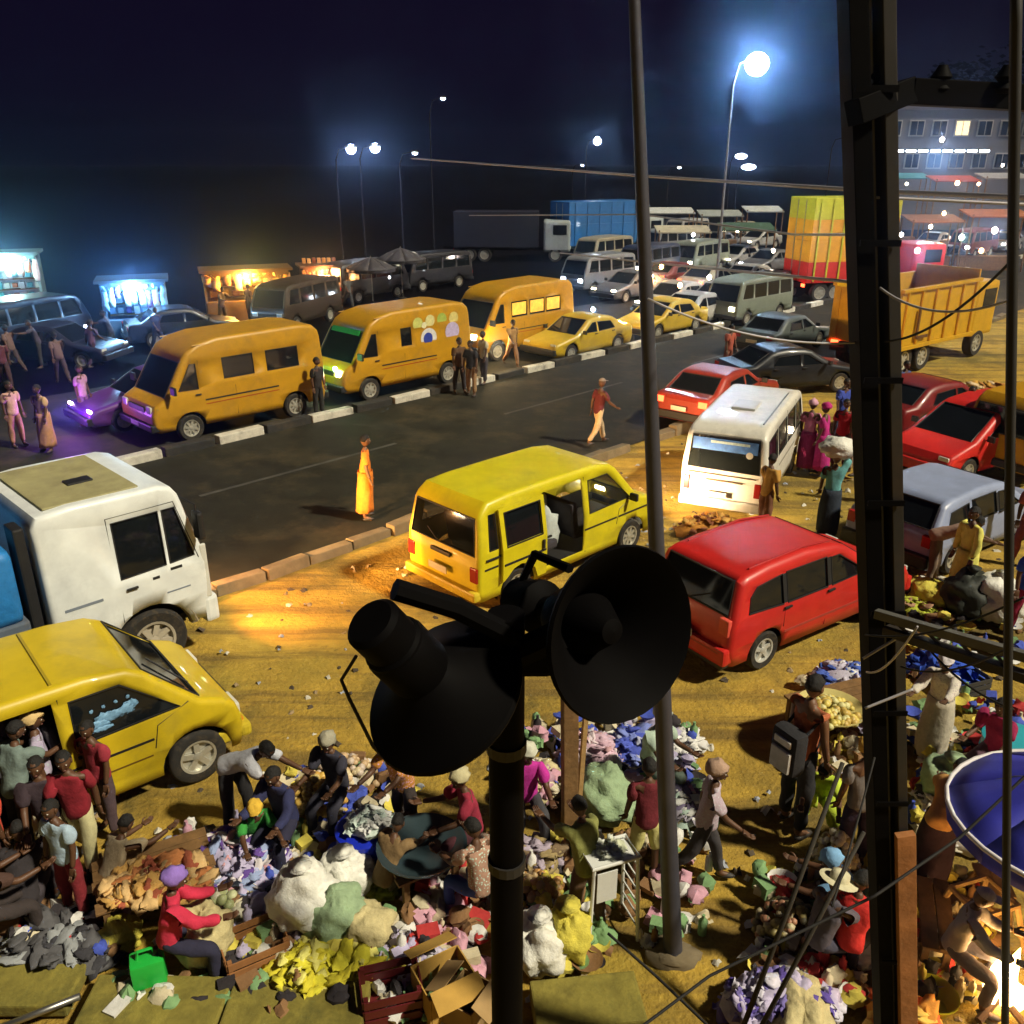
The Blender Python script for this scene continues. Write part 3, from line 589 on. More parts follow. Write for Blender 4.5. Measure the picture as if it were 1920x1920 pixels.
b2 = amber_bus(17.25, 22.75, 'amber bus with round blue and white stickers on its side, people waiting beside it', ltwins((-.05, .35)), ORY, lit=True)
ST = [(-.75, 1.62, .33, (.75, .78, .80)), (-.72, 1.62, .19, (.03, .06, .40)), (-1.75, 1.72, .30, (.55, .48, .78)), (-1.62, 1.66, .15, (.80, .80, .82)), (-.35, 2.12, .20, (.62, .66, .18)), (-.85, 2.16, .19, (.70, .66, .30)), (-1.35, 2.15, .20, (.40, .52, .10)), (-1.85, 2.13, .20, (.72, .62, .22)), (-.6, 2.05, .10, (.9, .85, .5))]
for i, (x, z, r_, col) in enumerate(ST):
    y = b2.hw(z) + .006 + .003 * (i % 3); b2.part('round_sticker', MB().tube([(x, y - .01, z), (x, y, z)], r_, 18), M('sticker_%d' % i, col, .5, var=.35, scale=9))
b2.part('windscreen_strip', MB().box((1.70, 0, 2.06), (.04, 1.4, .16), Matrix.Rotation(R(-32), 3, 'Y')), M('strip_green', (.02, .30, .06), .4))
b2.part('side_lamp', MB().blob((2.60, .62, 1.10), (.06, .10, .08), 1, .05).blob((2.60, -.62, 1.10), (.06, .10, .08), 1, .05), M('lamp_green', (.2, 1, .3), .3, emit=20, ecol=(.25, 1, .35)), smooth=180)
lamp('side_lamp_glow', 'POINT', (2.9, .3, 1.3), 22, (.2, 1, .35), b2.root, shadow_soft_size=.1)
b3 = amber_bus(24.0, 24.1, 'amber bus with glowing orange side windows and lit headlights', ltwins((.1, .9), (-.85, -.05), (-1.75, -.95)), ORY, lit=True, beam=120)
for x in (.5, -.45, -1.35):
    b3.part('window_glow', MB().box((x, b3.hw(1.79) - .004, 1.79), (.72, .012, .46), ch=.004), M('warm_window', (1, .5, .08), .5, emit=.9, ecol=(1, .40, .05), var=.6, scale=5))

# ---- far and mid traffic: prototypes copied
def sedan(label, loc, az, pm, lit=None, tail=None, group='cars in the far traffic', beam=0, bcol=(1, .8, .5)):
    SWn = [[(.66, .95), (-.05, .93), (-.05, 1.27), (.14, 1.26)], [(-.15, .93), (-1.10, .96), (-.90, 1.22), (-.15, 1.27)]]
    c = Car('saloon_car', label, 'car', loc, az, SED, SEDG, 1.74, .92, .18, pm, wins=SWn, wheels=((1.36, .31), (-1.34, .31)), r=.12, zmax=.65, seats=[.0, -.8], group=group, gmat=DGLASS)
    c.bumper(True, .42, h=.22); c.bumper(False, .42, h=.22); c.lights(True, .63, .66, x=2.17, m=lit); c.lights(False, .80, .66, x=-2.23, m=tail); c.mirror(.78, .94); c.plate(False, .64); c.handle(-.0, .86); c.handle(-1.0, .86)
    if beam: c.beam(.63, .66, beam, color=bcol, ang=80, drop=.08)
    return c
sedan('yellow taxi low beside the painted median kerb', UV(25.6, 22.0), 225, paint('taxi_yellow', (.52, .36, .02)), group='yellow taxis by the median')
sedan('yellow taxi with lit headlights behind the low taxi by the median', UV(31.2, 22.2), 225, paint('taxi_yellow', (.52, .36, .02)), lit=HLON, group='yellow taxis by the median', beam=40)
sedan('violet lit saloon car half hidden behind the leftmost amber bus', UV(10.3, 24.75), 225, paint('car_violet', (.10, .03, .20)), lit=M('lamp_violet', (1, .8, 1), .3, emit=30, ecol=(.85, .55, 1)), group='cars on the far carriageway')
lamp('violet_glow', 'POINT', UV(7.6, 24.2, .7), 110, (.45, .12, 1.0), shadow_soft_size=.3)
bm_ = Car('maroon_bus', 'dark maroon bus at the left edge beyond the lorry', 'bus', UV(2.6, 26.6), 225, LT, LTG, 2.05, 1.4, .08, paint('bus_maroon', (.06, .008, .022)), wins=ltwins((-.35, .75), (-1.75, -.6)), wheels=((1.62, .36), (-1.55, .36)), r=.11, zmax=1.0, gmat=DGLASS)
bm_.bumper(True, .5); bm_.lights(True, .95, .72, x=2.56); bm_.bumper(False, .5); bm_.stripe(-1, 1.1, 1.1, 1.16, M('stripe_pink', (.4, .15, .2), .5))
sedan('black saloon car beyond the white minibus', G(1475, 728), 75, paint('car_black', (.012, .014, .02), .1), group='cars beyond the white minibus')
sedan('dark grey saloon car on the road beyond the black car', G(1465, 655), 45, paint('car_greygreen', (.08, .10, .10)), group='cars beyond the white minibus')
sedan('red saloon car with lit tail lamps left of the black car', G(1345, 775), 40, paint('car_rust', (.30, .03, .015)), tail=TAILON, group='cars beyond the white minibus')
lamp('tail_glow', 'POINT', G(1335, 800) + Vector((0, 0, .5)), 25, (1, .30, .08), shadow_soft_size=.2)
# long row of traffic beyond
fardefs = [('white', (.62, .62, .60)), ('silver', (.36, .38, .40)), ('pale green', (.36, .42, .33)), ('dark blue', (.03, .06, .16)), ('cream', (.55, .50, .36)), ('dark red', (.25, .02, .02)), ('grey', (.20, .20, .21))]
spots = [(1290, 610, 225, 0, 1), (1345, 585, 225, 1, 0), (1400, 600, 225, 2, 1), (1262, 585, 225, 0, 0), (1180, 560, 225, 6, 1), (1120, 545, 225, 1, 1), (1330, 548, 45, 4, 2), (1265, 538, 45, 5, 2), (1215, 520, 225, 3, 1), (1395, 545, 225, 0, 1), (1440, 560, 225, 1, 0), (1310, 510, 225, 2, 0), (1380, 500, 225, 0, 0), (1440, 510, 225, 6, 1), (1130, 500, 225, 4, 0), (1700, 505, 225, 6, 1), (1760, 500, 225, 3, 0), (1820, 480, 225, 5, 1), (1880, 470, 225, 1, 1), (1745, 470, 225, 0, 1), (1250, 480, 225, 1, 0), (1340, 470, 225, 6, 0), (1420, 465, 225, 0, 0), (1285, 455, 225, 0, 0), (1390, 445, 225, 4, 0), (1215, 455, 225, 1, 0)]
protoS = None; protoV = None
place_words = {}
for i, (x, y, az, ci, lit) in enumerate(spots):
    nm, col = fardefs[ci]; p = G(x, y); pm = paint('far_' + nm, tuple(k * .55 for k in col))  # paint scaled down, putting the dimness of the distance into the colour
    lab = '%s %s %s in the distant traffic %s' % (nm, 'van' if i % 3 == 2 else 'car', ('unlit', 'with white headlights', 'with red tail lamps')[lit], ('near the street lamp', 'left of the lamp post', 'behind the taxis', 'beside the box lorry', 'at the rear of the queue')[min(4, max(0, i // 6))])
    n = place_words.get(lab, 0); place_words[lab] = n + 1
    if n: lab = lab + (', one row further back', ', two rows further back', ', three rows back')[min(n - 1, 2)]
    if i % 3 == 2:
        if protoV is None:
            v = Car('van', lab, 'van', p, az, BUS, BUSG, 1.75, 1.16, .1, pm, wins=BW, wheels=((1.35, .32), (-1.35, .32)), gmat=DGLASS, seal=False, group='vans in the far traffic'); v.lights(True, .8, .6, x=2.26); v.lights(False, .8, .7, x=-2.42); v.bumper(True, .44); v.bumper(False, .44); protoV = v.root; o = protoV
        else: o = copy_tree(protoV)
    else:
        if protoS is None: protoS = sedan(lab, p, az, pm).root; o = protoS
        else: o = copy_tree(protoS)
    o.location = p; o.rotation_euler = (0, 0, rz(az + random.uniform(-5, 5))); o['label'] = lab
    for ch in o.children:
        k = ch.name.split('.')[0]
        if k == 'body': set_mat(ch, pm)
        if k == 'headlight' and lit == 1: set_mat(ch, HLW if i % 2 else HLON)
        if k == 'tail_light' and lit == 2: set_mat(ch, TAILON)
for (x, y, e, col) in ((1385, 575, 60, (.9, .95, 1)), (1800, 470, 140, (1, .7, .4)), (930, 690, 55, (1, .68, .3)), (1165, 650, 60, (1, .6, .28)), (1240, 560, 60, (1, .5, .2)), (1310, 570, 60, (1, .85, .8)), (1700, 520, 70, (.8, .88, 1)), (1330, 800, 30, (1, .4, .12))):
    lamp('traffic_glow', 'POINT', G(x, y) + Vector((0, 0, 1.0)), e * 2.2, col, shadow_soft_size=.2)

# ---- tipper lorry (amber) at right, seen from behind, and box lorry beyond
TIPY = paint('tipper_amber', (.62, .35, .012), .35)
def tipper():
    p = G(1690, 708) ; t = thing('tipper_lorry', 'amber tipper lorry with ribbed body behind the utility pole', 'lorry', (p.x + 1.1, p.y + 2.6, 0), rz(52), 'lorries at the right')
    body = MB(); x0, x1, y0, z0, z1 = -3.0, 2.2, 1.2, 1.05, 2.85
    body.box(((x0 + x1) / 2, -y0, (z0 + z1) / 2), (x1 - x0, .08, z1 - z0)); body.box(((x0 + x1) / 2, y0, (z0 + z1) / 2), (x1 - x0, .08, z1 - z0)); body.box((x1, 0, (z0 + z1) / 2 + .2), (.08, 2.4, z1 - z0 + .4)); body.box(((x0 + x1) / 2, 0, z0), (x1 - x0, 2.4, .1))
    body.build('tipper_body', TIPY, t)
    tg = MB().box((x0 - .05, 0, (z0 + z1) / 2), (.08, 2.44, z1 - z0), ch=.015).build('tailgate', TIPY, t)
    for y in (-1.0, 0, 1.0): MB().box((x0 - .115, y, (z0 + z1) / 2), (.05, .12, z1 - z0 - .1)).build('tailgate_rib', paint('tipper_rib', (.60, .33, .01)), tg)
    for k in range(6):
        for sg in (1, -1): MB().box((x0 + .35 + k * .92, sg * (y0 + .075), (z0 + z1) / 2), (.10, .07, z1 - z0)).build('side_rib', paint('tipper_rib', (.60, .33, .01)), t)
    for sg in (1, -1): MB().box(((x0 + x1) / 2, sg * (y0 + .05), z1 + .05), (x1 - x0 + .1, .16, .12), ch=.02).build('top_rail', TIPY, t); MB().box(((x0 + x1) / 2, sg * (y0 + .06), z0 - .08), (x1 - x0 + .1, .12, .14), ch=.02).build('bottom_rail', TIPY, t)
    MB().box((x0 + 1.15, -y0 - .13, 1.75), (.10, .04, 1.0)).box((x0 + 1.5, -y0 - .13, 1.28), (.75, .04, .10)).build('side_mark', M('mark_brown', (.12, .05, .01), .7), t)
    MB().box((.2, .45, .8), (6.8, .12, .26)).box((.2, -.45, .8), (6.8, .12, .26)).build('chassis', DARK, t)
    for x in (-2.1, -.9, 3.0):
        for sg in (1, -1): wheel(t, x, sg * 1.02, .50, .34, sg)
    cab = MB().box((3.2, 0, 1.75), (1.7, 2.35, 2.0), ch=.15).build('cab', TIPY, t); MB().box((4.06, 0, 2.15), (.04, 2.0, .75), ch=.01).build('windscreen', DGLASS, cab)
    for sg in (1, -1): MB().box((3.35, sg * 1.185, 2.15), (.9, .03, .65), ch=.01).build('side_window', DGLASS, cab); MB().box((x0 - .1, sg * .95, .95), (.06, .28, .14), ch=.02).build('tail_light', TAILON if sg > 0 else TAIL, t)
    MB().box((x0 - .02, 0, .72), (.1, 2.3, .16), ch=.02).build('rear_bumper', DARK, t)
tipper()
def box_lorry(label, loc, az, Lb, Wb, z0, z1, panels, cabm, cabx, group, ribs=0, tailon=False):
    t = thing('box_lorry', label, 'lorry', loc, rz(az), group); hgt = z1 - z0; n = len(panels)
    for i, m in enumerate(panels): MB().box((0, 0, z0 + hgt * (i + .5) / n), (Lb, Wb, hgt / n - .004), ch=.02).build('box_panel', m, t)
    for k in range(ribs):
        x = -Lb / 2 + (k + .5) * Lb / ribs
        for sg in (1, -1): MB().box((x, sg * (Wb / 2 + .02), (z0 + z1) / 2), (.08, .05, hgt * .96)).build('rib', panels[-1], t)
    MB().box((0, .4, z0 - .15), (Lb + 1.8, .12, .22)).box((0, -.4, z0 - .15), (Lb + 1.8, .12, .22)).build('chassis', DARK, t)
    for x in (-Lb * .32, -Lb * .14, cabx):
        for sg in (1, -1): wheel(t, x, sg * (Wb / 2 - .2), .5, .3, sg)
    cab = MB().box((cabx + .1, 0, 1.75), (1.9, Wb * .96, 2.1), ch=.16).build('cab', cabm, t); MB().box((cabx + 1.06, 0, 2.15), (.04, Wb * .82, .8), ch=.01).build('windscreen', DGLASS, cab)
    for sg in (1, -1):
        MB().box((cabx + .3, sg * (Wb * .48 + .005), 2.2), (.95, .03, .65), ch=.01).build('side_window', DGLASS, cab); MB().box((cabx + 1.08, sg * .85, 1.0), (.06, .3, .18), ch=.02).build('headlight', HLAMP, cab)
        MB().box((-Lb / 2 - .04, sg * (Wb / 2 - .25), z0 - .12), (.06, .3, .16), ch=.02).build('tail_light', TAILON if tailon else TAIL, t)
    for y in (-.02, .02): MB().tube([(-Lb / 2 - .02, y * 20, z0 + .1), (-Lb / 2 - .02, y * 20, z1 - .1)], .025, 6).build('door_bar', STEEL, t)
    return t
ORA = paint('box_orange', (.78, .36, .015), .3); LIM = paint('box_lime', (.55, .55, .03), .3); REDB = paint('box_red', (.60, .02, .015), .3)
p = G(1585, 565); box_lorry('tall box lorry with yellow orange sides and a red lower band', (p.x - .3, p.y + 1.0, 0), 78, 4.8, 2.5, 1.0, 5.1, [REDB, ORA, ORA, LIM], REDB, 4.4, 'lorries at the right', ribs=7, tailon=True)
BLUB = paint('box_blue', (.02, .14, .40), .3)
p = G(1115, 482); box_lorry('blue box lorry in the far background left of the thin pole', (p.x, p.y, 0), 60, 6.4, 2.5, 1.0, 4.0, [BLUB, BLUB], paint('cab_pale', (.4, .45, .45)), 4.4, 'lorries in the far background', ribs=6)
p = G(945, 488); box_lorry('dark lorry with a pale cab standing left of the blue box lorry', (p.x - .5, p.y, 0), 92, 6.0, 2.5, 1.0, 3.4, [paint('box_dark', (.02, .022, .035), .2)], paint('cab_pale', (.4, .45, .45)), 4.2, 'lorries in the far background')
# yellow bus at the right edge
c = Car('yellow_minibus', 'amber minibus cut by the right edge behind the silver car', 'minibus', (13.3, 20.6, 0), 60, T4, T4G, 1.84, 1.12, .15, ORY, wins=[T4W_F, T4W_M, T4W_R], wheels=((1.46, .33), (-1.52, .33)), group='yellow danfo minibuses', gmat=DGLASS)
danfo_details(c); c.lights(False, .8, .8); c.lights(True, .72, .62, x=2.34)

# ================================================================== PEOPLE
SKINS = [M('skin_%d' % i, c_, .55, var=.15, scale=8) for i, c_ in enumerate([(.105, .048, .024), (.065, .030, .017), (.16, .075, .036)])]
EYEW = M('eye_white', (.6, .56, .5), .4); HAIR = M('hair_black', (.010, .009, .009), .8, var=.3, scale=30, bump=.6); LIPS = M('lips', (.12, .04, .03), .5)
def head_geo():
    mb = MB(); nu, nv = 16, 12; vs = []; fs = []
    for i in range(nv + 1):
        th = math.pi * i / nv
        for j in range(nu):
            ph = 2 * math.pi * j / nu; x = math.sin(th) * math.cos(ph); y = math.sin(th) * math.sin(ph); z = math.cos(th)
            k = 1.0
            if z < -.2: k = 1 - .28 * ((-z - .2) / .8) ** 1.5
            px_ = x * .098 * (k if x < 0 else (1 - .10 * (k < 1))); py_ = y * .076 * k; pz_ = z * .118
            if x > .5 and -.55 < z < -.1 and abs(y) < .45: px_ += .006
            vs.append((px_, py_, pz_))
    for i in range(nv):
        for j in range(nu): fs.append((i * nu + j, (i + 1) * nu + j, (i + 1) * nu + (j + 1) % nu, i * nu + (j + 1) % nu))
    mb.add(vs, fs)
    mb.add([(.094, 0, .012), (.122, 0, -.030), (.094, -.020, -.036), (.094, .020, -.036), (.090, 0, -.045)], [(0, 1, 3), (0, 2, 1), (1, 2, 4), (1, 4, 3)])      # nose
    for sg in (1, -1):
        mb.blob((-.002, sg * .078, -.005), (.026, .010, .034), 2, .05, nu=8, nv=5); mb.blob((.080, sg * .030, .010), (.012, .016, .009), 1, 0, nu=8, nv=5, mi=1); mb.blob((.090, sg * .030, .010), (.005, .007, .007), 1, 0, nu=6, nv=4, mi=2)
    mb.blob((.084, 0, -.062), (.014, .028, .010), 1, .02, nu=8, nv=5, mi=3)
    return mb
HEADG = head_geo()
def hand_geo():
    mb = MB(); mb.box((0, 0, -.05), (.030, .078, .095), ch=.012)
    for k, (y, l) in enumerate(((.030, .062), (.011, .074), (-.010, .070), (-.030, .056))):
        mb.tube([(0, y, -.092), (.010, y, -.092 - l * .5), (.030, y * .9, -.092 - l * .92)], [.0105, .0098, .0075], 6)
    mb.tube([(.004, .034, -.028), (.022, .060, -.060), (.034, .058, -.090)], [.013, .0115, .008], 6)
    return mb
HANDG = hand_geo()
TMP = bpy.data.scenes.new('tmp')
def skin_mesh(pts, edges, rads, sub=1, name='person', fold=0.0):
    me = bpy.data.meshes.new(name); me.from_pydata([tuple(p) for p in pts], edges, []); o = bpy.data.objects.new(name, me); TMP.collection.objects.link(o)
    m = o.modifiers.new('s', 'SKIN'); m.use_smooth_shade = True; m.branch_smoothing = .6
    sv = me.skin_vertices[0].data
    for i, r_ in enumerate(rads): sv[i].radius = (r_ if isinstance(r_, tuple) else (r_, r_)); sv[i].use_root = (i == 0)
    if sub: o.modifiers.new('d', 'SUBSURF').levels = sub
    TMP.view_layers[0].update(); dg = TMP.view_layers[0].depsgraph; ev = o.evaluated_get(dg); e = ev.to_mesh(); V = [v.co.copy() for v in e.vertices]; F = [tuple(p.vertices) for p in e.polygons]; ev.to_mesh_clear()
    bpy.data.objects.remove(o); bpy.data.meshes.remove(me)
    if fold:
        for v in V:
            q = Vector((v.x * 11, v.y * 11, v.z * 6 + len(V) * .1)); v += Vector((noise.noise(q), noise.noise(q + Vector((7, 3, 1))), .4 * noise.noise(q + Vector((1, 9, 4))))) * fold
    return V, F
def G_FRONT(p): return p.y < 9.3
POSES = {   # lean, nod, legs (hip, knee, spread) x2, arms (pitch, out, elbow) x2
 'stand': (3, 5, [(2, 2, 5), (-3, 2, 5)], [(5, 9, 12), (-3, 9, 15)]),
 'walk': (6, 4, [(24, 12, 3), (-20, 22, 3)], [(-22, 8, 18), (26, 8, 28)]),
 'reach': (14, 12, [(6, 5, 6), (-6, 6, 6)], [(62, 8, 30), (48, 10, 40)]),
 'carry': (2, 0, [(5, 4, 4), (-6, 5, 4)], [(6, 10, 20), (150, 18, 40)]),
 'bend': (62, 12, [(8, 12, 8), (2, 10, 8)], [(55, 10, 15), (70, 8, 12)]),
 'sit': (10, 14, [(82, 84, 9), (80, 82, 10)], [(38, 8, 52), (46, 10, 44)]),
 'squat': (30, 16, [(108, 128, 14), (112, 130, 14)], [(58, 10, 30), (64, 12, 24)]),
 'push': (20, 6, [(22, 14, 4), (-18, 18, 4)], [(64, 6, 18), (60, 8, 22)]),
}
def person(loc, az, label, pose='stand', h=1.68, top=(.5, .5, .5), bottom=(.05, .06, .1), style='trousers', sleeve='short', hair='short', hcol=(.8, .8, .8), skin=0, group='people in the market', tpat=0.0, bpat=0.0, z=0.0, top2=None):
    if not hasattr(loc, 'z'): loc = G(*loc)
    if G_FRONT(loc) and h < 1.9: h *= .90
    s = h / 1.70; lean, nod, legs, arms = POSES[pose]; rv = random.Random(label); jit = lambda a: a + rv.uniform(-5, 5)
    P = Vector; L = R(lean); up = P((math.sin(L), 0, math.cos(L)))
    pel = P((0, 0, 0)); spi = pel + up * .19; che = pel + up * .40; nek = pel + up * .53; hl = R(lean * .55 + nod); u2 = P((math.sin(hl), 0, math.cos(hl))); hb = nek + u2 * .05; hc = nek + u2 * .165
    pts = [pel, spi, che, nek, hb]; ed = [(0, 1), (1, 2), (2, 3), (3, 4)]; rad = [(.105, .085), (.098, .078), (.112, .082), .054, .052]
    hands = []; arm_i = []; leg_i = []
    for sg, (p, a, e) in zip((1, -1), arms):
        p = R(jit(p)); a = R(a); e = R(e); sh = che + up * .075 + P((0, sg * .165, 0))
        d1 = P((math.sin(p), sg * math.sin(a), -math.cos(p))).normalized(); el = sh + d1 * .285; d2 = P((math.sin(p + e), sg * math.sin(a) * .2, -math.cos(p + e))).normalized(); wr = el + d2 * .245
        k = len(pts); pts += [sh, el, wr]; ed += [(2, k), (k, k + 1), (k + 1, k + 2)]; rad += [.046, .041, .030]; hands.append((wr, d2, sg)); arm_i.append((k, k + 1, k + 2))
    for sg, (p, kn, sp) in zip((1, -1), legs):
        p = R(jit(p)); kn = R(kn); sp = R(sp); hp = P((0, sg * .088, -.06)); d1 = P((math.sin(p), sg * math.sin(sp), -math.cos(p))).normalized(); ke = hp + d1 * .42; q = p - kn; d2 = P((math.sin(q), sg * math.sin(sp) * .2, -math.cos(q))).normalized(); an = ke + d2 * .40; he = an + P((-.03, 0, -.05)); to = an + P((.15, sg * .03, -.055))
        k = len(pts); pts += [hp, ke, an, to]; ed += [(0, k), (k, k + 1), (k + 1, k + 2), (k + 2, k + 3)]; rad += [(.070, .070), .052, .042, (.038, .030)]; leg_i.append((k, k + 1, k + 2, k + 3))
    zmin = min(min(p.z for p in pts) - .03, pel.z - .16 if pose in ('squat',) else 9); sh0 = P((0, 0, -zmin))
    pts = [p + sh0 for p in pts]; hc = hc + sh0
    V, F = skin_mesh(pts, ed, rad); mb = MB(); mb.add(V, F)
    Mh = Matrix.Translation(hc) @ Matrix.Rotation(R(rv.uniform(-25, 25)), 4, 'Z') @ Matrix.Rotation(hl, 4, 'Y')
    o_ = len(mb.v); mb.v += [tuple(Mh @ Vector(v)) for v in HEADG.v]; mb.f += [tuple(o_ + i for i in f) for f in HEADG.f]; mb.m += HEADG.m
    for wr, d, sg in hands:
        q = (-d).to_track_quat('Z', 'X').to_matrix(); flip = Matrix.Diagonal((1, -sg * -1, 1)); o_ = len(mb.v); mb.v += [tuple(q @ (flip @ Vector(v)) + wr + sh0) for v in HANDG.v]; mb.f += [tuple(o_ + i for i in f) for f in HANDG.f]; mb.m += [0] * len(HANDG.f)
    body = mb.build('person', [SKINS[skin], EYEW, HAIR, LIPS], smooth=180, loc=(loc.x, loc.y, z), rot=(0, 0, rz(az))); body.scale = (s, s, s); tag(body, label, 'person', group)
    # shirt
    if top is not None:
        ids = [0, 1, 2, 3]; pp = [pts[0] - up * .13, pts[1], pts[2], pts[2].lerp(pts[3], .88)]; ee = [(0, 1), (1, 2), (2, 3)]; rr = [(.172, .142), (.160, .132), (.180, .138), .085]
        for (a, b, c_) in arm_i:
            k = len(pp); end = {'short': pts[a].lerp(pts[b], .85), 'long': pts[c_].lerp(pts[b], .08), 'none': pts[a].lerp(pts[b], .16)}[sleeve]
            if sleeve == 'long': pp += [pts[a], pts[b], end]; ee += [(2, k), (k, k + 1), (k + 1, k + 2)]; rr += [.088, .066, .052]
            else: pp += [pts[a], end]; ee += [(2, k), (k, k + 1)]; rr += [.088, .072]
        V, F = skin_mesh(pp, ee, rr, 2, fold=.022); MB().add(V, F).build('shirt', cloth(top, tpat), body, smooth=180)
    mid = (pts[leg_i[0][2]] + pts[leg_i[1][2]]) / 2
    if style in ('skirt', 'dress') and pose in ('stand', 'walk', 'carry', 'reach', 'push', 'bend'):
        wsp = abs(pts[leg_i[0][2]].x - pts[leg_i[1][2]].x) / 2; prof = []
        n = 28; vs = []; fs = []; K = 9; lo = .93 if style == 'skirt' else .9
        for i in range(K):
            t = i / (K - 1); cpt = (pts[0] + up * .07).lerp(mid, t * lo); rx = .150 + .025 * t + wsp * t; ry = .172 + .035 * math.sin(t * 2.6) + .01 * t
            for j in range(n):
                an = 2 * math.pi * j / n; f_ = 1 + .06 * t * math.sin(an * 7 + i * .5) + .03 * math.sin(an * 3 + i); vs.append(cpt + P((math.cos(an) * rx * f_, math.sin(an) * ry * f_, 0)))
        for i in range(K - 1):
            for j in range(n): fs.append((i * n + j, (i + 1) * n + j, (i + 1) * n + (j + 1) % n, i * n + (j + 1) % n))
        q = MB().add(vs, fs).build('skirt', cloth(bottom if style == 'skirt' else top, bpat if style == 'skirt' else tpat), body, smooth=180)
        q.modifiers.new('t', 'SOLIDIFY').thickness = .008
    else:
        ext = 1.0 if style != 'shorts' else .9; th = .03 if style in ('skirt', 'dress') else .0
        pp = [pts[0] + up * .13, pts[0]]; ee = [(0, 1)]; rr = [(.140, .112), (.156, .126)]
        for (a, b, c_, d) in leg_i:
            k = len(pp); pp += [pts[a], pts[b]]; ee += [(1, k), (k, k + 1)]; rr += [(.106 + th, .106 + th), .078 + th]
            if style != 'shorts': pp += [pts[c_].lerp(pts[b], .08)]; ee += [(k + 1, k + 2)]; rr += [.062 + th]
        V, F = skin_mesh(pp, ee, rr, 2, fold=.018); MB().add(V, F).build('trousers' if style == 'trousers' else 'shorts' if style == 'shorts' else 'wrapper', cloth(bottom if style != 'dress' else top, bpat), body, smooth=180)
    # shoes
    for (a, b, c_, d) in leg_i:
        t = pts[d] - pts[c_]; MB().blob(pts[c_].lerp(pts[d], .5) + P((.0, 0, -.012)), (.125, .045, .035), 3, .05, nu=10, nv=6).build('shoe', M('shoe_dark', (.03, .025, .022), .6), body, smooth=180)
    Hm = lambda v: Mh @ Vector(v)
    if hair == 'short':
        k = MB(); k.blob((0, 0, 0), (.104, .083, .118), 2, .03, 4, 14, 9); k.v = [tuple(Hm((v[0] - .010, v[1], max(v[2], -.02 if v[0] < .02 else .052) + .010))) for v in k.v]; k.build('hair', HAIR, body, smooth=180)
    elif hair == 'wrap':
        k = MB(); k.blob((0, 0, 0), (.128, .110, .125), int(hcol[0] * 50), .14, 2.4, 14, 9); k.v = [tuple(Hm((v[0] - .022, v[1], max(v[2], -.03 if v[0] < .03 else .045) + .028))) for v in k.v]; k.build('headwrap', cloth(hcol), body, smooth=180)
    elif hair == 'cap':
        k = MB(); k.blob((0, 0, 0), (.108, .088, .110), 1, .02, 2, 14, 9); k.v = [tuple((v[0] - .004, v[1], max(v[2], .035) + .016)) for v in k.v]; k.box((.125, 0, .052), (.10, .13, .012), ch=.004); k.v = [tuple(Hm(v)) for v in k.v]; k.build('cap', cloth(hcol), body, smooth=60)
    elif hair == 'hat':
        k = MB().lathe([(.19, .030), (.20, .036), (.105, .052), (.095, .125), (.05, .145), (.001, .148)], None, 18); k.v = [tuple(Hm(v)) for v in k.v]; k.build('hat', cloth(hcol), body, smooth=60)
    return body
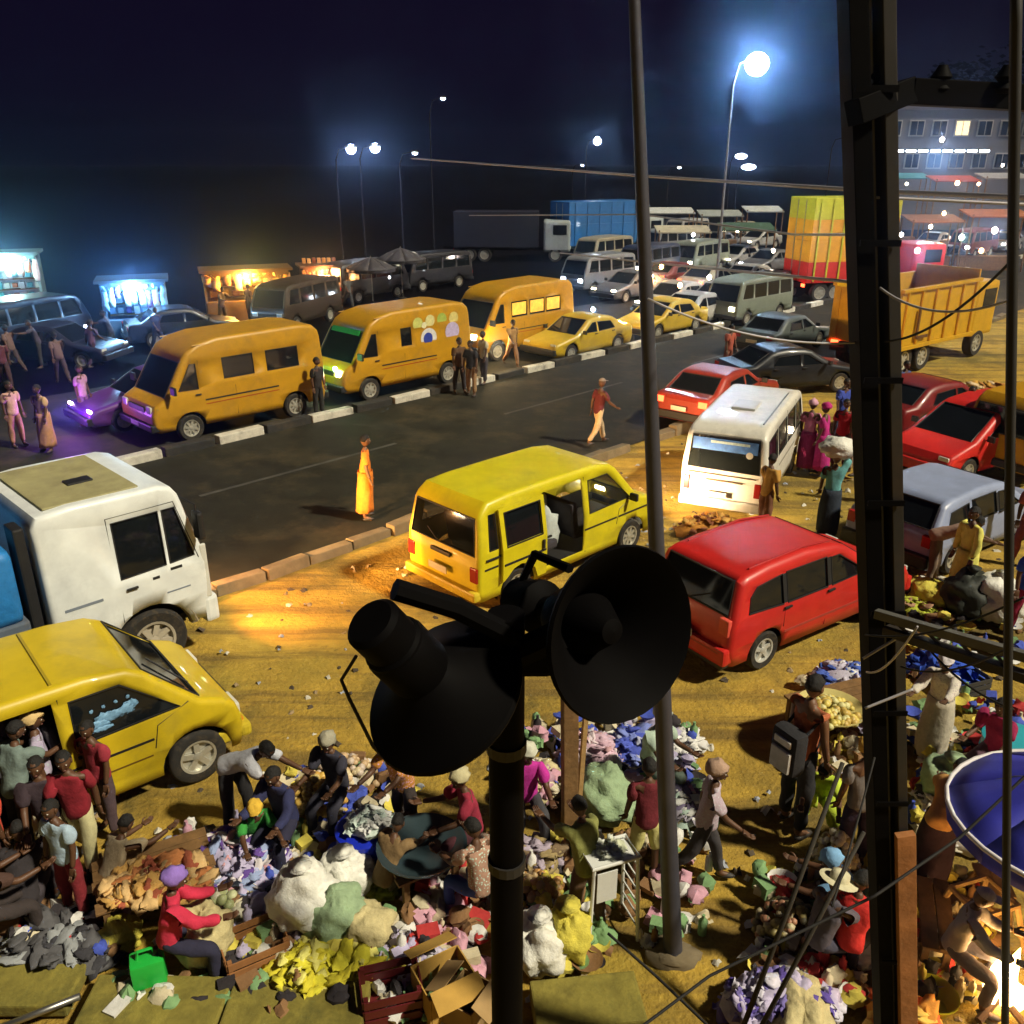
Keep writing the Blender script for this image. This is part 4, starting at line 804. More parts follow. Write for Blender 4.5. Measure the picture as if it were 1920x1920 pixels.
PEOPLE = [
 # px, az, label, kw
 ((690, 972), 80, 'person in a long orange dress standing at the road edge', dict(top=(.80, .23, .02), style='dress', hair='short', skin=2, h=1.74)),
 ((1120, 834), 60, 'person in maroon top and pale trousers walking along the far road edge', dict(pose='walk', top=(.12, .02, .03), bottom=(.58, .44, .28), hair='cap', hcol=(.25, .2, .16), h=1.74)),
 ((862, 738), 150, 'person in dark brown standing at the rear of the stickered bus', dict(top=(.10, .05, .02), bottom=(.03, .025, .03), h=1.72)),
 ((884, 742), 200, 'person in black shirt and tan trousers waiting by the stickered bus', dict(top=(.02, .02, .025), bottom=(.32, .20, .10))),
 ((908, 720), 230, 'person in cream shirt behind the waiting pair at the stickered bus', dict(top=(.50, .42, .26), bottom=(.05, .04, .05))),
 ((600, 782), 120, 'person in black between the two nearest amber buses', dict(top=(.025, .02, .02), bottom=(.02, .02, .02))),
 ((1548, 1006), 20, 'person in a teal dress carrying a white bundle on the head', dict(pose='carry', top=(.16, .46, .48), bottom=(.02, .03, .05), style='skirt', hair='wrap', hcol=(.3, .2, .15))),
 ((1795, 1130), 250, 'person in a lemon yellow gown beside the silver car', dict(top=(.78, .74, .16), style='dress', sleeve='long', hair='short')),
 ((1738, 1095), 120, 'person in rust brown bending at the back of the silver car', dict(pose='bend', top=(.35, .22, .17), bottom=(.2, .14, .1))),
 ((1508, 884), 30, 'person in a pink blouse beside the white minibus', dict(top=(.70, .22, .42), bottom=(.30, .02, .14), style='skirt', hair='wrap', hcol=(.65, .35, .45))),
 ((1535, 892), 300, 'person in a magenta dress beside the white minibus', dict(top=(.50, .02, .22), style='dress', hair='wrap', hcol=(.5, .02, .2))),
 ((1570, 880), 200, 'person in a crimson shirt right of the magenta dress', dict(top=(.50, .02, .03), bottom=(.10, .02, .03))),
 ((1597, 890), 260, 'person in dark red with pale trousers left of the utility pole', dict(top=(.30, .015, .03), bottom=(.45, .35, .28))),
 ((1570, 832), 160, 'person in bright blue behind the crimson shirt', dict(top=(.05, .09, .50), bottom=(.03, .03, .08))),
 ((1362, 704), 140, 'person in rust red standing left of the black saloon car', dict(top=(.42, .09, .05), bottom=(.30, .10, .06))),
 ((1482, 1556), 60, 'bare shouldered person with a black backpack walking by the tray of yellow goods', dict(pose='stand', top=(.45, .13, .05), bottom=(.012, .014, .025), sleeve='none', hair='short', h=1.92, skin=2)),
 ((1590, 1622), 350, 'person with a yellow headscarf and dark clothes left of the utility pole', dict(pose='stand', top=(.16, .15, .15), bottom=(.03, .02, .06), hair='wrap', hcol=(.72, .42, .06))),
 ((1742, 1420), 225, 'person in white lace with a pale headwrap right of the utility pole', dict(pose='reach', top=(.66, .62, .54), bottom=(.55, .50, .40), style='skirt', sleeve='long', hair='wrap', hcol=(.72, .68, .72), tpat=.3)),
 ((1600, 1770), 300, 'person in a light blue top squatting beside the leaning poles', dict(pose='squat', top=(.20, .42, .72), bottom=(.03, .05, .04), hair='wrap', hcol=(.22, .45, .75))),
 ((1578, 1842), 30, 'person in a red top sitting at the foot of the utility pole', dict(pose='sit', top=(.70, .03, .025), bottom=(.02, .02, .03), h=1.6)),
 ((1522, 1836), 60, 'person in a cream hat sitting behind the purple cloth pile', dict(pose='sit', top=(.10, .09, .12), bottom=(.05, .05, .08), hair='hat', hcol=(.66, .62, .42), h=1.6)),
 ((1770, 1850), 120, 'person in a striped grey cap sitting near the cooking fire', dict(pose='sit', top=(.34, .33, .36), bottom=(.10, .09, .13), sleeve='long', hair='cap', hcol=(.45, .42, .42), h=1.6)),
 ((1735, 1660), 40, 'person in an orange wrap standing right of the utility pole', dict(pose='bend', top=(.72, .38, .12), bottom=(.06, .03, .05), style='skirt')),
 ((1850, 1470), 230, 'person in a maroon top sitting by the teal drum', dict(pose='sit', top=(.30, .01, .08), bottom=(.1, .05, .08), hair='short')),
 ((1905, 1200), 180, 'person in royal blue shirt at the right edge', dict(top=(.03, .10, .62), bottom=(.30, .01, .06), hair='wrap', hcol=(.6, .6, .65))),
 ((1912, 1060), 200, 'person in coral red at the right edge beyond the blue shirt', dict(top=(.55, .12, .08), bottom=(.25, .05, .06))),
 ((172, 1632), 170, 'person in a maroon shirt and cream trousers beside the left minibus', dict(pose='walk', top=(.26, .012, .025), bottom=(.62, .58, .32), hair='short', h=1.72)),
 ((118, 1640), 150, 'person in a dark shirt and pale trousers left of the maroon shirt', dict(pose='walk', top=(.04, .025, .035), bottom=(.60, .56, .38), h=1.7)),
 ((60, 1600), 20, 'person in a grey green shirt at the open door of the left minibus', dict(pose='reach', top=(.20, .27, .25), bottom=(.03, .03, .05), hair='short', h=1.72)),
 ((8, 1560), 60, 'person in deep blue at the left edge by the minibus door', dict(top=(.03, .03, .38), bottom=(.03, .03, .06), hair='cap', hcol=(.5, .45, .55))),
 ((15, 1680), 30, 'person in a red top at the left edge of the crowd', dict(pose='stand', top=(.52, .06, .03), bottom=(.05, .02, .02))),
 ((105, 1560), 60, 'person in lilac and white by the minibus sliding door', dict(pose='stand', top=(.48, .42, .60), bottom=(.05, .04, .06), tpat=.3, hair='wrap', hcol=(.70, .50, .22))),
 ((150, 1718), 200, 'person with a light blue cloth over dark maroon clothes in the lower left', dict(pose='stand', top=(.46, .62, .78), bottom=(.24, .02, .03), hair='short', h=1.55)),
 ((60, 1730), 340, 'person in black in the lower left crowd', dict(pose='squat', top=(.03, .025, .03), bottom=(.05, .04, .05))),
 ((335, 1842), 70, 'person in a red shirt and purple headwrap sitting beside a cream sack', dict(pose='sit', top=(.62, .03, .08), bottom=(.02, .02, .05), sleeve='long', hair='wrap', hcol=(.30, .18, .62), h=1.68)),
 ((445, 1552), 110, 'person in black with a white cloth over the shoulder by the minibus wheel', dict(pose='bend', top=(.58, .60, .68), bottom=(.03, .03, .035), h=1.72)),
 ((545, 1602), 200, 'person in dark navy sitting behind the purple clothes heap', dict(pose='sit', top=(.025, .03, .10), bottom=(.02, .02, .05), sleeve='long')),
 ((480, 1600), 150, 'person in yellow and green headwrap sitting by the purple clothes heap', dict(pose='squat', top=(.04, .30, .05), bottom=(.03, .03, .05), hair='wrap', hcol=(.72, .46, .05), h=1.5)),
 ((762, 1582), 210, 'person in an orange brown shirt leaning over the blue drum', dict(pose='reach', top=(.60, .26, .05), bottom=(.04, .03, .03), h=1.66, tpat=.3)),
 ((888, 1622), 250, 'person in a wine red top sitting behind the dark basin', dict(pose='sit', top=(.30, .02, .05), bottom=(.08, .02, .03), hair='wrap', hcol=(.55, .50, .30))),
 ((905, 1740), 320, 'person in blue jeans squatting left of the loudspeaker pole', dict(pose='sit', top=(.42, .25, .18), bottom=(.04, .08, .30), h=1.66, tpat=.3)),
 ((985, 1560), 170, 'person in a magenta top between the loudspeaker pole and the timber post', dict(pose='sit', top=(.55, .03, .35), bottom=(.05, .05, .06), hair='wrap', hcol=(.6, .6, .5))),
 ((1205, 1652), 350, 'person in a dark maroon shirt standing left of the thin metal pole', dict(pose='stand', top=(.16, .015, .025), bottom=(.62, .58, .22), style='shorts', h=1.62)),
 ((1312, 1655), 100, 'person in a lilac and yellow wrap walking right of the thin metal pole', dict(pose='walk', top=(.50, .40, .48), bottom=(.05, .045, .05), hair='wrap', hcol=(.45, .30, .22), tpat=.3, h=1.66)),
 ((1095, 1745), 330, 'person in an olive shirt leaning on the white rack', dict(pose='reach', top=(.24, .25, .07), bottom=(.14, .08, .05), h=1.62)),
 ((38, 838), 120, 'person in a pale pink shirt on the road behind the lorry', dict(top=(.60, .36, .30), bottom=(.4, .2, .12), group='people on the far road')),
 ((95, 846), 200, 'person in a peach wrap beside the pale pink shirt', dict(top=(.62, .40, .22), bottom=(.5, .25, .12), style='skirt', group='people on the far road')),
 ((165, 800), 100, 'person in mauve in front of the violet lit car', dict(top=(.48, .26, .36), bottom=(.2, .1, .2), group='people on the far road')),
 ((1640, 940), 200, 'person in grey behind the utility pole near the silver car', dict(top=(.35, .35, .36), bottom=(.1, .08, .1))),
 ((1530, 1530), 200, 'person in a lime green wrap standing left of the yellow headscarf', dict(pose='squat', top=(.55, .72, .05), bottom=(.5, .65, .05), style='skirt', h=1.6)),
 ((1215, 1490), 140, 'person in pale green sitting among the clothes heaps', dict(pose='sit', top=(.40, .52, .44), bottom=(.1, .14, .12), hair='wrap', hcol=(.55, .6, .55))),
 ((722, 1690), 30, 'person in brown squatting beside the dark basin', dict(pose='squat', top=(.22, .14, .06), bottom=(.10, .08, .05), hair='short', h=1.5)),
 ((640, 1540), 200, 'person in black sitting between the onion sacks and the blue drum', dict(pose='sit', top=(.03, .03, .045), bottom=(.03, .03, .05), hair='wrap', hcol=(.35, .33, .25))),
]
PEOPLE += [
 ((210, 1560), 200, 'person in a wine shirt with bare arms right of the maroon shirt', dict(pose='stand', top=(.34, .03, .05), bottom=(.08, .05, .06), h=1.6)),
 ((40, 1500), 90, 'person in a white cap stepping into the left minibus', dict(pose='walk', top=(.35, .33, .42), bottom=(.05, .05, .08), hair='cap', hcol=(.7, .7, .7))),
 ((-5, 1790), 40, 'person in dark brown cut by the left edge at the bottom', dict(pose='sit', top=(.08, .04, .03), bottom=(.04, .03, .03))),
 ((215, 1700), 30, 'person in a beige shirt squatting by the low table', dict(pose='squat', top=(.42, .34, .22), bottom=(.10, .08, .06), h=1.55)),
 ((1430, 1000), 60, 'person in amber beside the rear wheel of the white minibus', dict(pose='stand', top=(.55, .3, .06), bottom=(.2, .08, .04), h=1.6)),
 ((1680, 790), 150, 'person in dark blue right of the utility pole near the maroon parasol', dict(pose='stand', top=(.05, .07, .2), bottom=(.05, .05, .07))),
 ((1800, 850), 210, 'person in white between the bright red parasols', dict(pose='stand', top=(.6, .6, .58), bottom=(.2, .05, .05))),
 ((960, 690), 150, 'person in tan at the front of the glowing bus', dict(pose='walk', top=(.45, .26, .10), bottom=(.3, .16, .08), group='people on the far road')),
]
for p_, az_, lab_, kw_ in PEOPLE: person(p_, az_, lab_, **kw_)
# backpack worn by the tall walker
bp_ = G(1482, 1556); t = thing('backpack', 'black and white backpack on the bare shouldered person', 'backpack', (bp_.x, bp_.y, 0), rz(60))
MB().box((-.22, 0, 1.18), (.20, .36, .52), ch=.07).build('bag', cloth((.02, .02, .025)), t, smooth=50); MB().box((-.33, 0, 1.10), (.05, .26, .26), ch=.02).build('front_pocket', cloth((.55, .55, .55)), t); MB().box((-.328, 0, 1.32), (.03, .22, .08), ch=.01).build('patch', cloth((.7, .7, .7)), t)
for sg in (1, -1): MB().tube([(-.13, sg * .13, 1.40), (.02, sg * .14, 1.52), (.15, sg * .14, 1.36), (-.08, sg * .15, 1.0)], .02, 6).build('strap', cloth((.02, .02, .025)), t)
hp = G(1548, 1006); o = MB().blob((0, 0, 0), (.36, .30, .22), 5, .2, 2).build('head_bundle', SACKW, smooth=180, loc=(hp.x + .02, hp.y + .06, 1.83)); tag(o, 'white cloth bundle balanced on the head of the person in teal', 'bundle')

# ================================================================== MARKET GOODS
def sack(px_, label, m, r=(.33, .30, .36), tied=True, lean=0.0, z=0.0, group='sacks in the market'):
    p = G(*px_, z) if not hasattr(px_, 'z') else px_; sd_ = hash(label) % 97
    t = thing('sack', label, 'sack', p, random.uniform(0, 6), group)
    MB().blob((0, 0, r[2] * .92), r, sum(map(ord, label)) % 50, .15, 2.0, 36, 24, flat=0.0, crease=.13).build('sack_body', m, t, smooth=180)
    if tied: MB().lathe([(.05, r[2] * 1.72), (.045, r[2] * 1.85), (.10, r[2] * 2.05), (.12, r[2] * 2.1)], None, 10).build('tied_neck', m, t, smooth=180)
    return t
def heap(px_, label, cols, n=60, r=(.55, .45), h=.3, size=.26, cat='clothes heap', z=0.0, name='clothes_heap', tilt=.7):
    n = int(n * 1.8); size *= .78; p = G(*px_, z); seed = sum(map(ord, label)); rd = random.Random(seed); mb = MB()
    mb.blob((0, 0, 0), (r[0], r[1], h), seed % 40, .12, 2, 16, 10, flat=0.0, mi=0)
    for i in range(n):
        a = rd.uniform(0, 6.283); q = math.sqrt(rd.random()); x = math.cos(a) * r[0] * q; y = math.sin(a) * r[1] * q; zz = h * math.sqrt(max(0, 1 - q * q)) + rd.uniform(-.02, .04); sz = size * rd.uniform(.35, .62); mi = rd.randrange(len(cols))
        rot = Matrix.Rotation(rd.uniform(0, 6.3), 3, 'Z') @ Matrix.Rotation(rd.uniform(-.5, .5) * tilt, 3, 'X') @ Matrix.Rotation(rd.uniform(-.7, .7) * tilt, 3, 'Y')
        if i % 5: mb.blob((x, y, zz), (sz, sz * rd.uniform(.4, .8), sz * rd.uniform(.16, .34)), seed + i * 3, .42, 2.6, 11, 8, mi=mi, rot=rot)
        else: mb.rag((x, y, zz + .02), size * rd.uniform(.6, 1.0), seed * 7 + i, mi, 6, tilt * .5)
    o = mb.build(name, [cloth(c_) for c_ in cols] , smooth=180, loc=p); return tag(o, label, cat, kind='stuff')
def produce(px_, label, cols, n=90, r=(.4, .35), h=.22, size=.05, z=0.0, name='produce_heap', cat='produce heap'):
    p = G(*px_, z); seed = sum(map(ord, label)); rd = random.Random(seed); mb = MB()
    for i in range(n):
        a = rd.uniform(0, 6.283); q = math.sqrt(rd.random()); s_ = size * rd.uniform(.75, 1.25)
        mb.blob((math.cos(a) * r[0] * q, math.sin(a) * r[1] * q, h * (1 - q * q) + s_ * .5), (s_, s_, s_ * .85), i, .08, 2, 8, 5, mi=rd.randrange(len(cols)))
    o = mb.build(name, [M('produce_%02d%02d%02d' % tuple(int(k * 99) for k in c_), c_, .5, var=.3, scale=20) for c_ in cols], smooth=180, loc=p); return tag(o, label, cat, kind='stuff')
def basin(px_, label, m, r=.38, h=.16, z=0.0, cat='basin', group='basins'):
    p = G(*px_, z) if not hasattr(px_, 'z') else px_; t = thing('basin', label, cat, p, 0, group)
    MB().lathe([(.001, .012), (r * .62, .012), (r * .66, .0), (r * .68, .004), (r * .96, h), (r * 1.04, h + .012), (r * 1.04, h + .022), (r * .95, h + .012), (r * .64, .022), (.001, .022)], None, 28).build('bowl', m, t, smooth=50)
    return t
def table(px_, label, L=1.2, W=.7, H=.6, az=45, m=WOOD, planks=5, group='market tables'):
    p = G(*px_); t = thing('market_table', label, 'table', p, rz(az), group)
    for i in range(planks): MB().box((random.uniform(-.02, .02), -W / 2 + (i + .5) * W / planks, H), (L, W / planks - .012, .03), ch=.005).build('plank', m, t)
    for sx in (1, -1):
        for sy in (1, -1): MB().box((sx * (L / 2 - .08), sy * (W / 2 - .06), H / 2), (.06, .06, H - .02)).build('leg', m, t)
        MB().box((sx * (L / 2 - .08), 0, H - .055), (.04, W - .1, .07)).build('crossbar', m, t)
    return t
def crate(px_, label, L=.55, W=.4, H=.32, az=45, m=PALEWOOD, z=0.0, group='crates'):
    p = G(*px_, z); t = thing('crate', label, 'crate', p, rz(az), group)
    for sx in (1, -1):
        for sy in (1, -1): MB().box((sx * (L / 2 - .02), sy * (W / 2 - .02), H / 2), (.04, .04, H)).build('corner_post', m, t)
    for k in range(3):
        zc = H * (.17 + .33 * k)
        for sy in (1, -1): MB().box((0, sy * (W / 2 + .008), zc), (L, .014, H * .24)).build('slat', m, t)
        for sx in (1, -1): MB().box((sx * (L / 2 + .008), 0, zc), (.014, W, H * .24)).build('slat', m, t)
    MB().box((0, 0, .02), (L - .05, W - .05, .02)).build('base', m, t)
    return t
def carton(px_, label, d=(.5, .4, .35), az=40, m=None, z=0.0):
    p = G(*px_, z); t = thing('carton', label, 'box', p, rz(az), 'boxes in the market'); m = m or M('cardboard', (.40, .26, .11), .9, var=.25)
    L, W, H = d; mb = MB()
    for sx in (1, -1): mb.box((sx * L / 2, 0, H / 2), (.012, W, H))
    for sy in (1, -1): mb.box((0, sy * (W / 2), H / 2), (L - .02, .012, H))
    mb.box((0, 0, .008), (L - .02, W - .02, .012)); mb.build('carton_walls', m, t)
    for sy in (1, -1): MB().box((0, sy * (W / 2 + .09), H + .045), (L, .2, .008), Matrix.Rotation(sy * R(-28), 3, 'X')).build('flap', m, t)
    return t
def stool(px_, label, L=.42, W=.3, H=.34, az=30, m=PALEWOOD, group='wooden stools'):
    p = G(*px_); t = thing('wooden_stool', label, 'stool', p, rz(az), group)
    for i in range(2): MB().box((0, (i - .5) * W / 2, H), (L, W / 2 - .01, .03), ch=.005).build('seat_plank', m, t)
    for sx in (1, -1):
        for sy in (1, -1): MB().tube([(sx * (L / 2 + .02), sy * (W / 2 + .01), 0), (sx * (L / 2 - .06), sy * (W / 2 - .05), H - .01)], .022, 6).build('leg', m, t)
        MB().tube([(sx * (L / 2 - .02), -W / 2 + .02, H * .45), (sx * (L / 2 - .02), W / 2 - .02, H * .45)], .016, 6).build('stretcher', m, t)
    return t
def parasol(px_, label, m, r=1.1, H=2.1, tilt=0, group='market parasols', zref=None, n=8, m2=None, trim=None):
    p = G(*px_) if not hasattr(px_, 'z') else px_; t = thing('market_parasol', label, 'parasol', p, random.uniform(0, .4), group); t.rotation_euler[0] = R(tilt)
    for k in range(n):
        a0 = 2 * math.pi * k / n; a1 = 2 * math.pi * (k + 1) / n; vs = []; fs = []; K = 5
        for i in range(K + 1):
            q = i / K
            for j in range(4):
                a = a0 + (a1 - a0) * j / 3; rr = r * q * (1 - .03 * math.sin(math.pi * j / 3) * q); vs.append((math.cos(a) * rr, math.sin(a) * rr, H - .42 * q ** 1.25 * r))
        for j in range(4):
            a = a0 + (a1 - a0) * j / 3; rr = r * 1.0; vs.append((math.cos(a) * rr, math.sin(a) * rr, H - .42 * r - .16))
        for i in range(K + 1):
            for j in range(3): b = i * 4 + j; fs.append((b, b + 1, b + 5, b + 4))
        o = MB().add(vs, fs).build('canopy_panel', (m2 if (m2 and k % 2) else m), t, smooth=180); o.modifiers.new('t', 'SOLIDIFY').thickness = .006
        MB().tube([(0, 0, H - .03), (math.cos(a0) * r * .55, math.sin(a0) * r * .55, H - .19 * r), (math.cos(a0) * r * .985, math.sin(a0) * r * .985, H - .43 * r)], .008, 5).build('rib', STEEL, t)
    MB().tube([(math.cos(2 * math.pi * i / 32) * r * 1.005, math.sin(2 * math.pi * i / 32) * r * 1.005, H - .42 * r - .005) for i in range(32)], .022, 6, closed=True).build('edge_trim', trim or m, t, smooth=180)
    MB().tube([(0, 0, 0), (0, 0, H + .06)], .022, 8).build('pole', STEEL, t); MB().lathe([(.22, 0), (.22, .06), (.05, .10), (.04, .3)], None, 14).build('base', DARK, t, smooth=40)
    return t
# -- left and centre stalls
heap((440, 1640), 'heap of lilac, white and pink clothes by the left minibus', [(.50, .46, .68), (.70, .66, .70), (.12, .06, .30), (.60, .32, .36), (.30, .38, .62)], 80, (.55, .42), .42)
table((300, 1690), 'low market table with orange goods in the lower left', 1.1, .75, .42, 62)
heap((300, 1655), 'orange and brown cloth spread over the low table', [(.72, .42, .12), (.62, .24, .08), (.75, .50, .22), (.4, .1, .05)], 40, (.5, .32), .06, .3, z=.45, tilt=.25)
produce((595, 1520), 'heap of yellow onions left of the blue drum', [(.70, .46, .10), (.62, .36, .08), (.72, .56, .22)], 150, (.42, .36), .42, .05)
produce((640, 1462), 'heap of pale onions behind the yellow onions', [(.66, .55, .34), (.6, .42, .24), (.6, .5, .42)], 110, (.5, .3), .28, .05)
def drum(px_, label, m, r=.3, h=.55):
    t = thing('plastic_drum', label, 'drum', G(*px_), 0, 'plastic drums'); MB().lathe([(r * .9, 0), (r, .03), (r, h * .32), (r * 1.04, h * .34), (r * 1.04, h * .37), (r, h * .39), (r, h * .66), (r * 1.04, h * .68), (r * 1.04, h * .71), (r, h * .73), (r * .98, h - .02), (r * .94, h)], None, 26).build('drum_body', m, t, smooth=40); MB().lathe([(r * 1.02, h - .03), (r * 1.04, h + .02), (r * .92, h + .035), (.001, h + .03)], None, 26).build('lid', m, t, smooth=40); return t
BLUEP = M('plastic_blue', (.012, .03, .52), .35, var=.2); TEALP = M('plastic_teal', (.04, .38, .48), .35, var=.2)
drum((690, 1625), 'deep blue plastic drum in the middle of the market', BLUEP, .30, .50)
heap((692, 1548), 'white wrappers piled on the blue drum', [(.70, .72, .72), (.55, .66, .62)], 22, (.24, .20), .10, .2, z=.56)
sack((575, 1735), 'large white woven sack, leftmost of the white sacks', SACKW, (.36, .32, .36))
sack((650, 1680), 'small white sack behind the large white sack', SACKW, (.28, .26, .28))
sack((635, 1755), 'grey green sack right of the large white sack', SACKG, (.30, .28, .28), tied=False)
sack((690, 1770), 'cream sack beside the lilac cloth roll', SACKC, (.26, .24, .22), tied=False)
heap((610, 1830), 'bright yellow tarpaulin heap at the bottom of the market', [(.78, .72, .05), (.70, .62, .04), (.80, .76, .20)], 40, (.50, .34), .24, .3)
heap((660, 1672), 'lime yellow cloth under the small white sack', [(.62, .66, .08), (.55, .58, .10)], 16, (.45, .2), .06, .3)
t = table((795, 1668), 'small table under the dark basin', .7, .5, .42, 60, WOOD, 4); basin(G(795, 1668) + Vector((0, 0, .437)), 'wide dark enamel basin on its small table', M('enamel_dark', (.03, .05, .06), .25), .44, .14)
heap((775, 1800), 'lilac printed cloth roll left of the loudspeaker pole', [(.48, .44, .66), (.62, .58, .74), (.2, .18, .42)], 22, (.42, .16), .14, .26)
crate((480, 1800), 'brown slatted crate left of the yellow tarpaulin', .55, .4, .3, 60, M('crate_brown', (.34, .15, .05), .8, var=.3))
crate((735, 1885), 'dark red bottle crate at the bottom edge', .5, .36, .34, 75, M('crate_red', (.12, .012, .015), .5, var=.2))
carton((835, 1875), 'open cardboard box with orange sides near the loudspeaker pole', (.46, .40, .34), 60, M('cardboard_orange', (.55, .33, .07), .9, var=.25))
carton((878, 1905), 'brown cardboard box at the foot of the loudspeaker pole', (.36, .3, .3), 30)
sack((392, 1800), 'cream yellow sack held by the person in red', SACKC, (.24, .22, .33), tied=False)
def bottle(px_, label, m, r=.10, h=.42):
    t = thing('jerrycan', label, 'jerrycan', G(*px_), .4, 'jerrycans'); MB().box((0, 0, h * .42), (r * 2.2, r * 1.6, h * .84), ch=.03).build('can_body', m, t, smooth=40); MB().tube([(-.08, 0, h * .82), (-.06, 0, h), (.06, 0, h), (.08, 0, h * .82)], .016, 6).build('handle', m, t); MB().tube([(.07, 0, h * .82), (.09, 0, h * .98)], .025, 8).build('cap', DARK, t); return t
bottle((287, 1858), 'bright green jerrycan in front of the person in red', M('plastic_green', (.02, .46, .06), .35, var=.2), .13, .50)
sack((232, 1770), 'yellow cloth bag in the dark lower left corner', SACKY, (.20, .16, .16), tied=False)
heap((110, 1790), 'pile of grey and black sacking in the lower left', [(.10, .10, .11), (.30, .32, .34), (.04, .04, .05)], 30, (.6, .35), .22, .3)
produce((510, 1650), 'scatter of dark peppers in front of the navy seller', [(.04, .05, .04), (.10, .12, .10), (.32, .34, .36)], 80, (.5, .28), .08, .045)
produce((405, 1720), 'pale green vegetables behind the cream yellow sack', [(.52, .55, .32), (.38, .42, .20), (.60, .58, .45)], 80, (.4, .3), .2, .05)
# -- centre
heap((1110, 1440), 'heap of pink and white clothes right of the timber post', [(.66, .46, .58), (.72, .62, .68), (.60, .36, .40)], 60, (.42, .34), .40)
heap((1190, 1430), 'heap of royal blue clothes under the right horn loudspeaker', [(.08, .12, .58), (.20, .26, .66), (.45, .48, .66)], 60, (.40, .34), .42)
heap((1272, 1410), 'small heap of white cloth right of the thin metal pole', [(.76, .76, .74), (.66, .66, .66)], 26, (.30, .2), .22, .26)
sack((1130, 1525), 'pale green tarpaulin bundle in front of the pink clothes', SACKG, (.40, .32, .30), tied=False)
heap((1250, 1520), 'heap of grey violet clothes beside the thin metal pole', [(.32, .30, .38), (.45, .46, .46), (.12, .10, .18), (.30, .40, .36)], 50, (.42, .34), .30)
heap((1000, 1480), 'heap of cream clothes behind the magenta seller', [(.60, .52, .30), (.66, .60, .44), (.5, .3, .4)], 36, (.32, .3), .30)
sack((1010, 1810), 'white sack at the foot of the loudspeaker pole', SACKW, (.28, .26, .30))
sack((1062, 1800), 'yellow and white sack right of the loudspeaker pole', SACKY, (.22, .22, .33))
produce((1010, 1690), 'heap of yellow peppers right of the loudspeaker pole', [(.62, .52, .08), (.55, .30, .10), (.40, .28, .14)], 110, (.34, .3), .26, .045)
heap((1000, 1625), 'brown and lilac cloth heap right of the loudspeaker pole', [(.34, .26, .12), (.42, .36, .46), (.2, .14, .08)], 30, (.32, .26), .26)
def rack(px_, label):
    t = thing('white_rack', label, 'rack', G(*px_), R(20)); m = M('rack_white', (.72, .74, .72), .45, var=.15); H = 1.02
    for sx in (1, -1):
        for sy in (1, -1): MB().tube([(sx * .26, sy * .17, 0), (sx * .22, sy * .14, H)], .018, 8).build('leg', m, t)
    for k in range(6): MB().tube([(.255 - .006 * k, -.165, .16 + k * .15), (.255 - .006 * k, .165, .16 + k * .15)], .011, 6).build('rung', m, t)
    MB().tube([(-.24, -.15, H), (.24, -.15, H), (.24, .15, H), (-.24, .15, H)], .018, 8, closed=True).build('top_rail', m, t); MB().box((0, 0, H - .03), (.46, .28, .02)).build('shelf', m, t); MB().box((-.1, -.17, H - .22), (.20, .01, .34)).build('side_panel', m, t)
    return t
rack((1135, 1752), 'white tubular rack with rungs standing left of the thin metal pole')
heap((1140, 1600), 'pale green wrappers on the white rack', [(.66, .70, .62), (.58, .62, .46)], 14, (.16, .12), .08, .16, z=.96)
# timber post
tb = G(1066, 1560); t = thing('timber_post', 'rough brown timber post behind the horn loudspeakers', 'post', tb, .3); MB().box((-.02, 0, 1.25), (.17, .11, 2.5), Matrix.Rotation(R(-1.5), 3, 'Y'), ch=.012).build('post', WOOD, t); MB().box((.14, .02, .85), (.05, .05, 1.7), Matrix.Rotation(R(2), 3, 'Y')).build('batten', PALEWOOD, t)
# -- right stalls
table((1570, 1385), 'market table with a tray of yellow goods by the walker with backpack', 1.25, .8, .55, 70)
basin(G(1555, 1340, .567), 'wide tray of yellow goods on the table left of the utility pole', M('enamel_cream', (.60, .52, .20), .4), .40, .10, group='trays')
produce((1555, 1338), 'yellow garden eggs heaped in the wide tray', [(.74, .60, .14), (.70, .66, .30), (.6, .42, .1)], 110, (.33, .33), .10, .045, z=.63)
heap((1585, 1290), 'lilac white and blue clothes heaped behind the yellow tray', [(.55, .52, .66), (.70, .72, .76), (.06, .12, .50)], 50, (.55, .35), .32)
sack((1768, 1520), 'pale green woven sack right of the utility pole', SACKG, (.34, .32, .36))
heap((1830, 1545), 'heap of white and black patterned clothes left of the blue parasol', [(.66, .62, .54), (.58, .54, .42), (.10, .10, .09), (.70, .70, .68)], 90, (.75, .5), .36)
drum((1888, 1455), 'teal plastic drum behind the blue parasol', TEALP, .36, .52)
crate((1798, 1292), 'dark grey plastic crate beyond the crossarm', .62, .45, .26, 70, M('crate_grey', (.05, .05, .05), .6))
heap((1768, 1262), 'bright blue tarpaulin heap left of the dark grey crate', [(.03, .10, .62), (.02, .07, .45)], 26, (.5, .35), .26, .36)
sack((1862, 1160), 'large pale grey sack below the silver car', SACKW, (.42, .40, .40)); sack((1808, 1150), 'black bulging sack left of the large pale grey sack', M('sack_black', (.02, .025, .02), .7, bump=.6), (.45, .40, .40))
sack((1745, 1135), 'yellow sack right of the utility pole near the lemon gown', SACKY, (.36, .32, .24), tied=False)
heap((1715, 1150), 'lime and brown cloth heap at the utility pole behind the yellow sack', [(.42, .48, .04), (.35, .2, .12)], 24, (.36, .3), .22)
heap((1465, 1900), 'pile of lilac and purple clothes at the bottom right', [(.55, .50, .72), (.66, .64, .76), (.12, .08, .40), (.22, .18, .52)], 60, (.50, .30), .28)
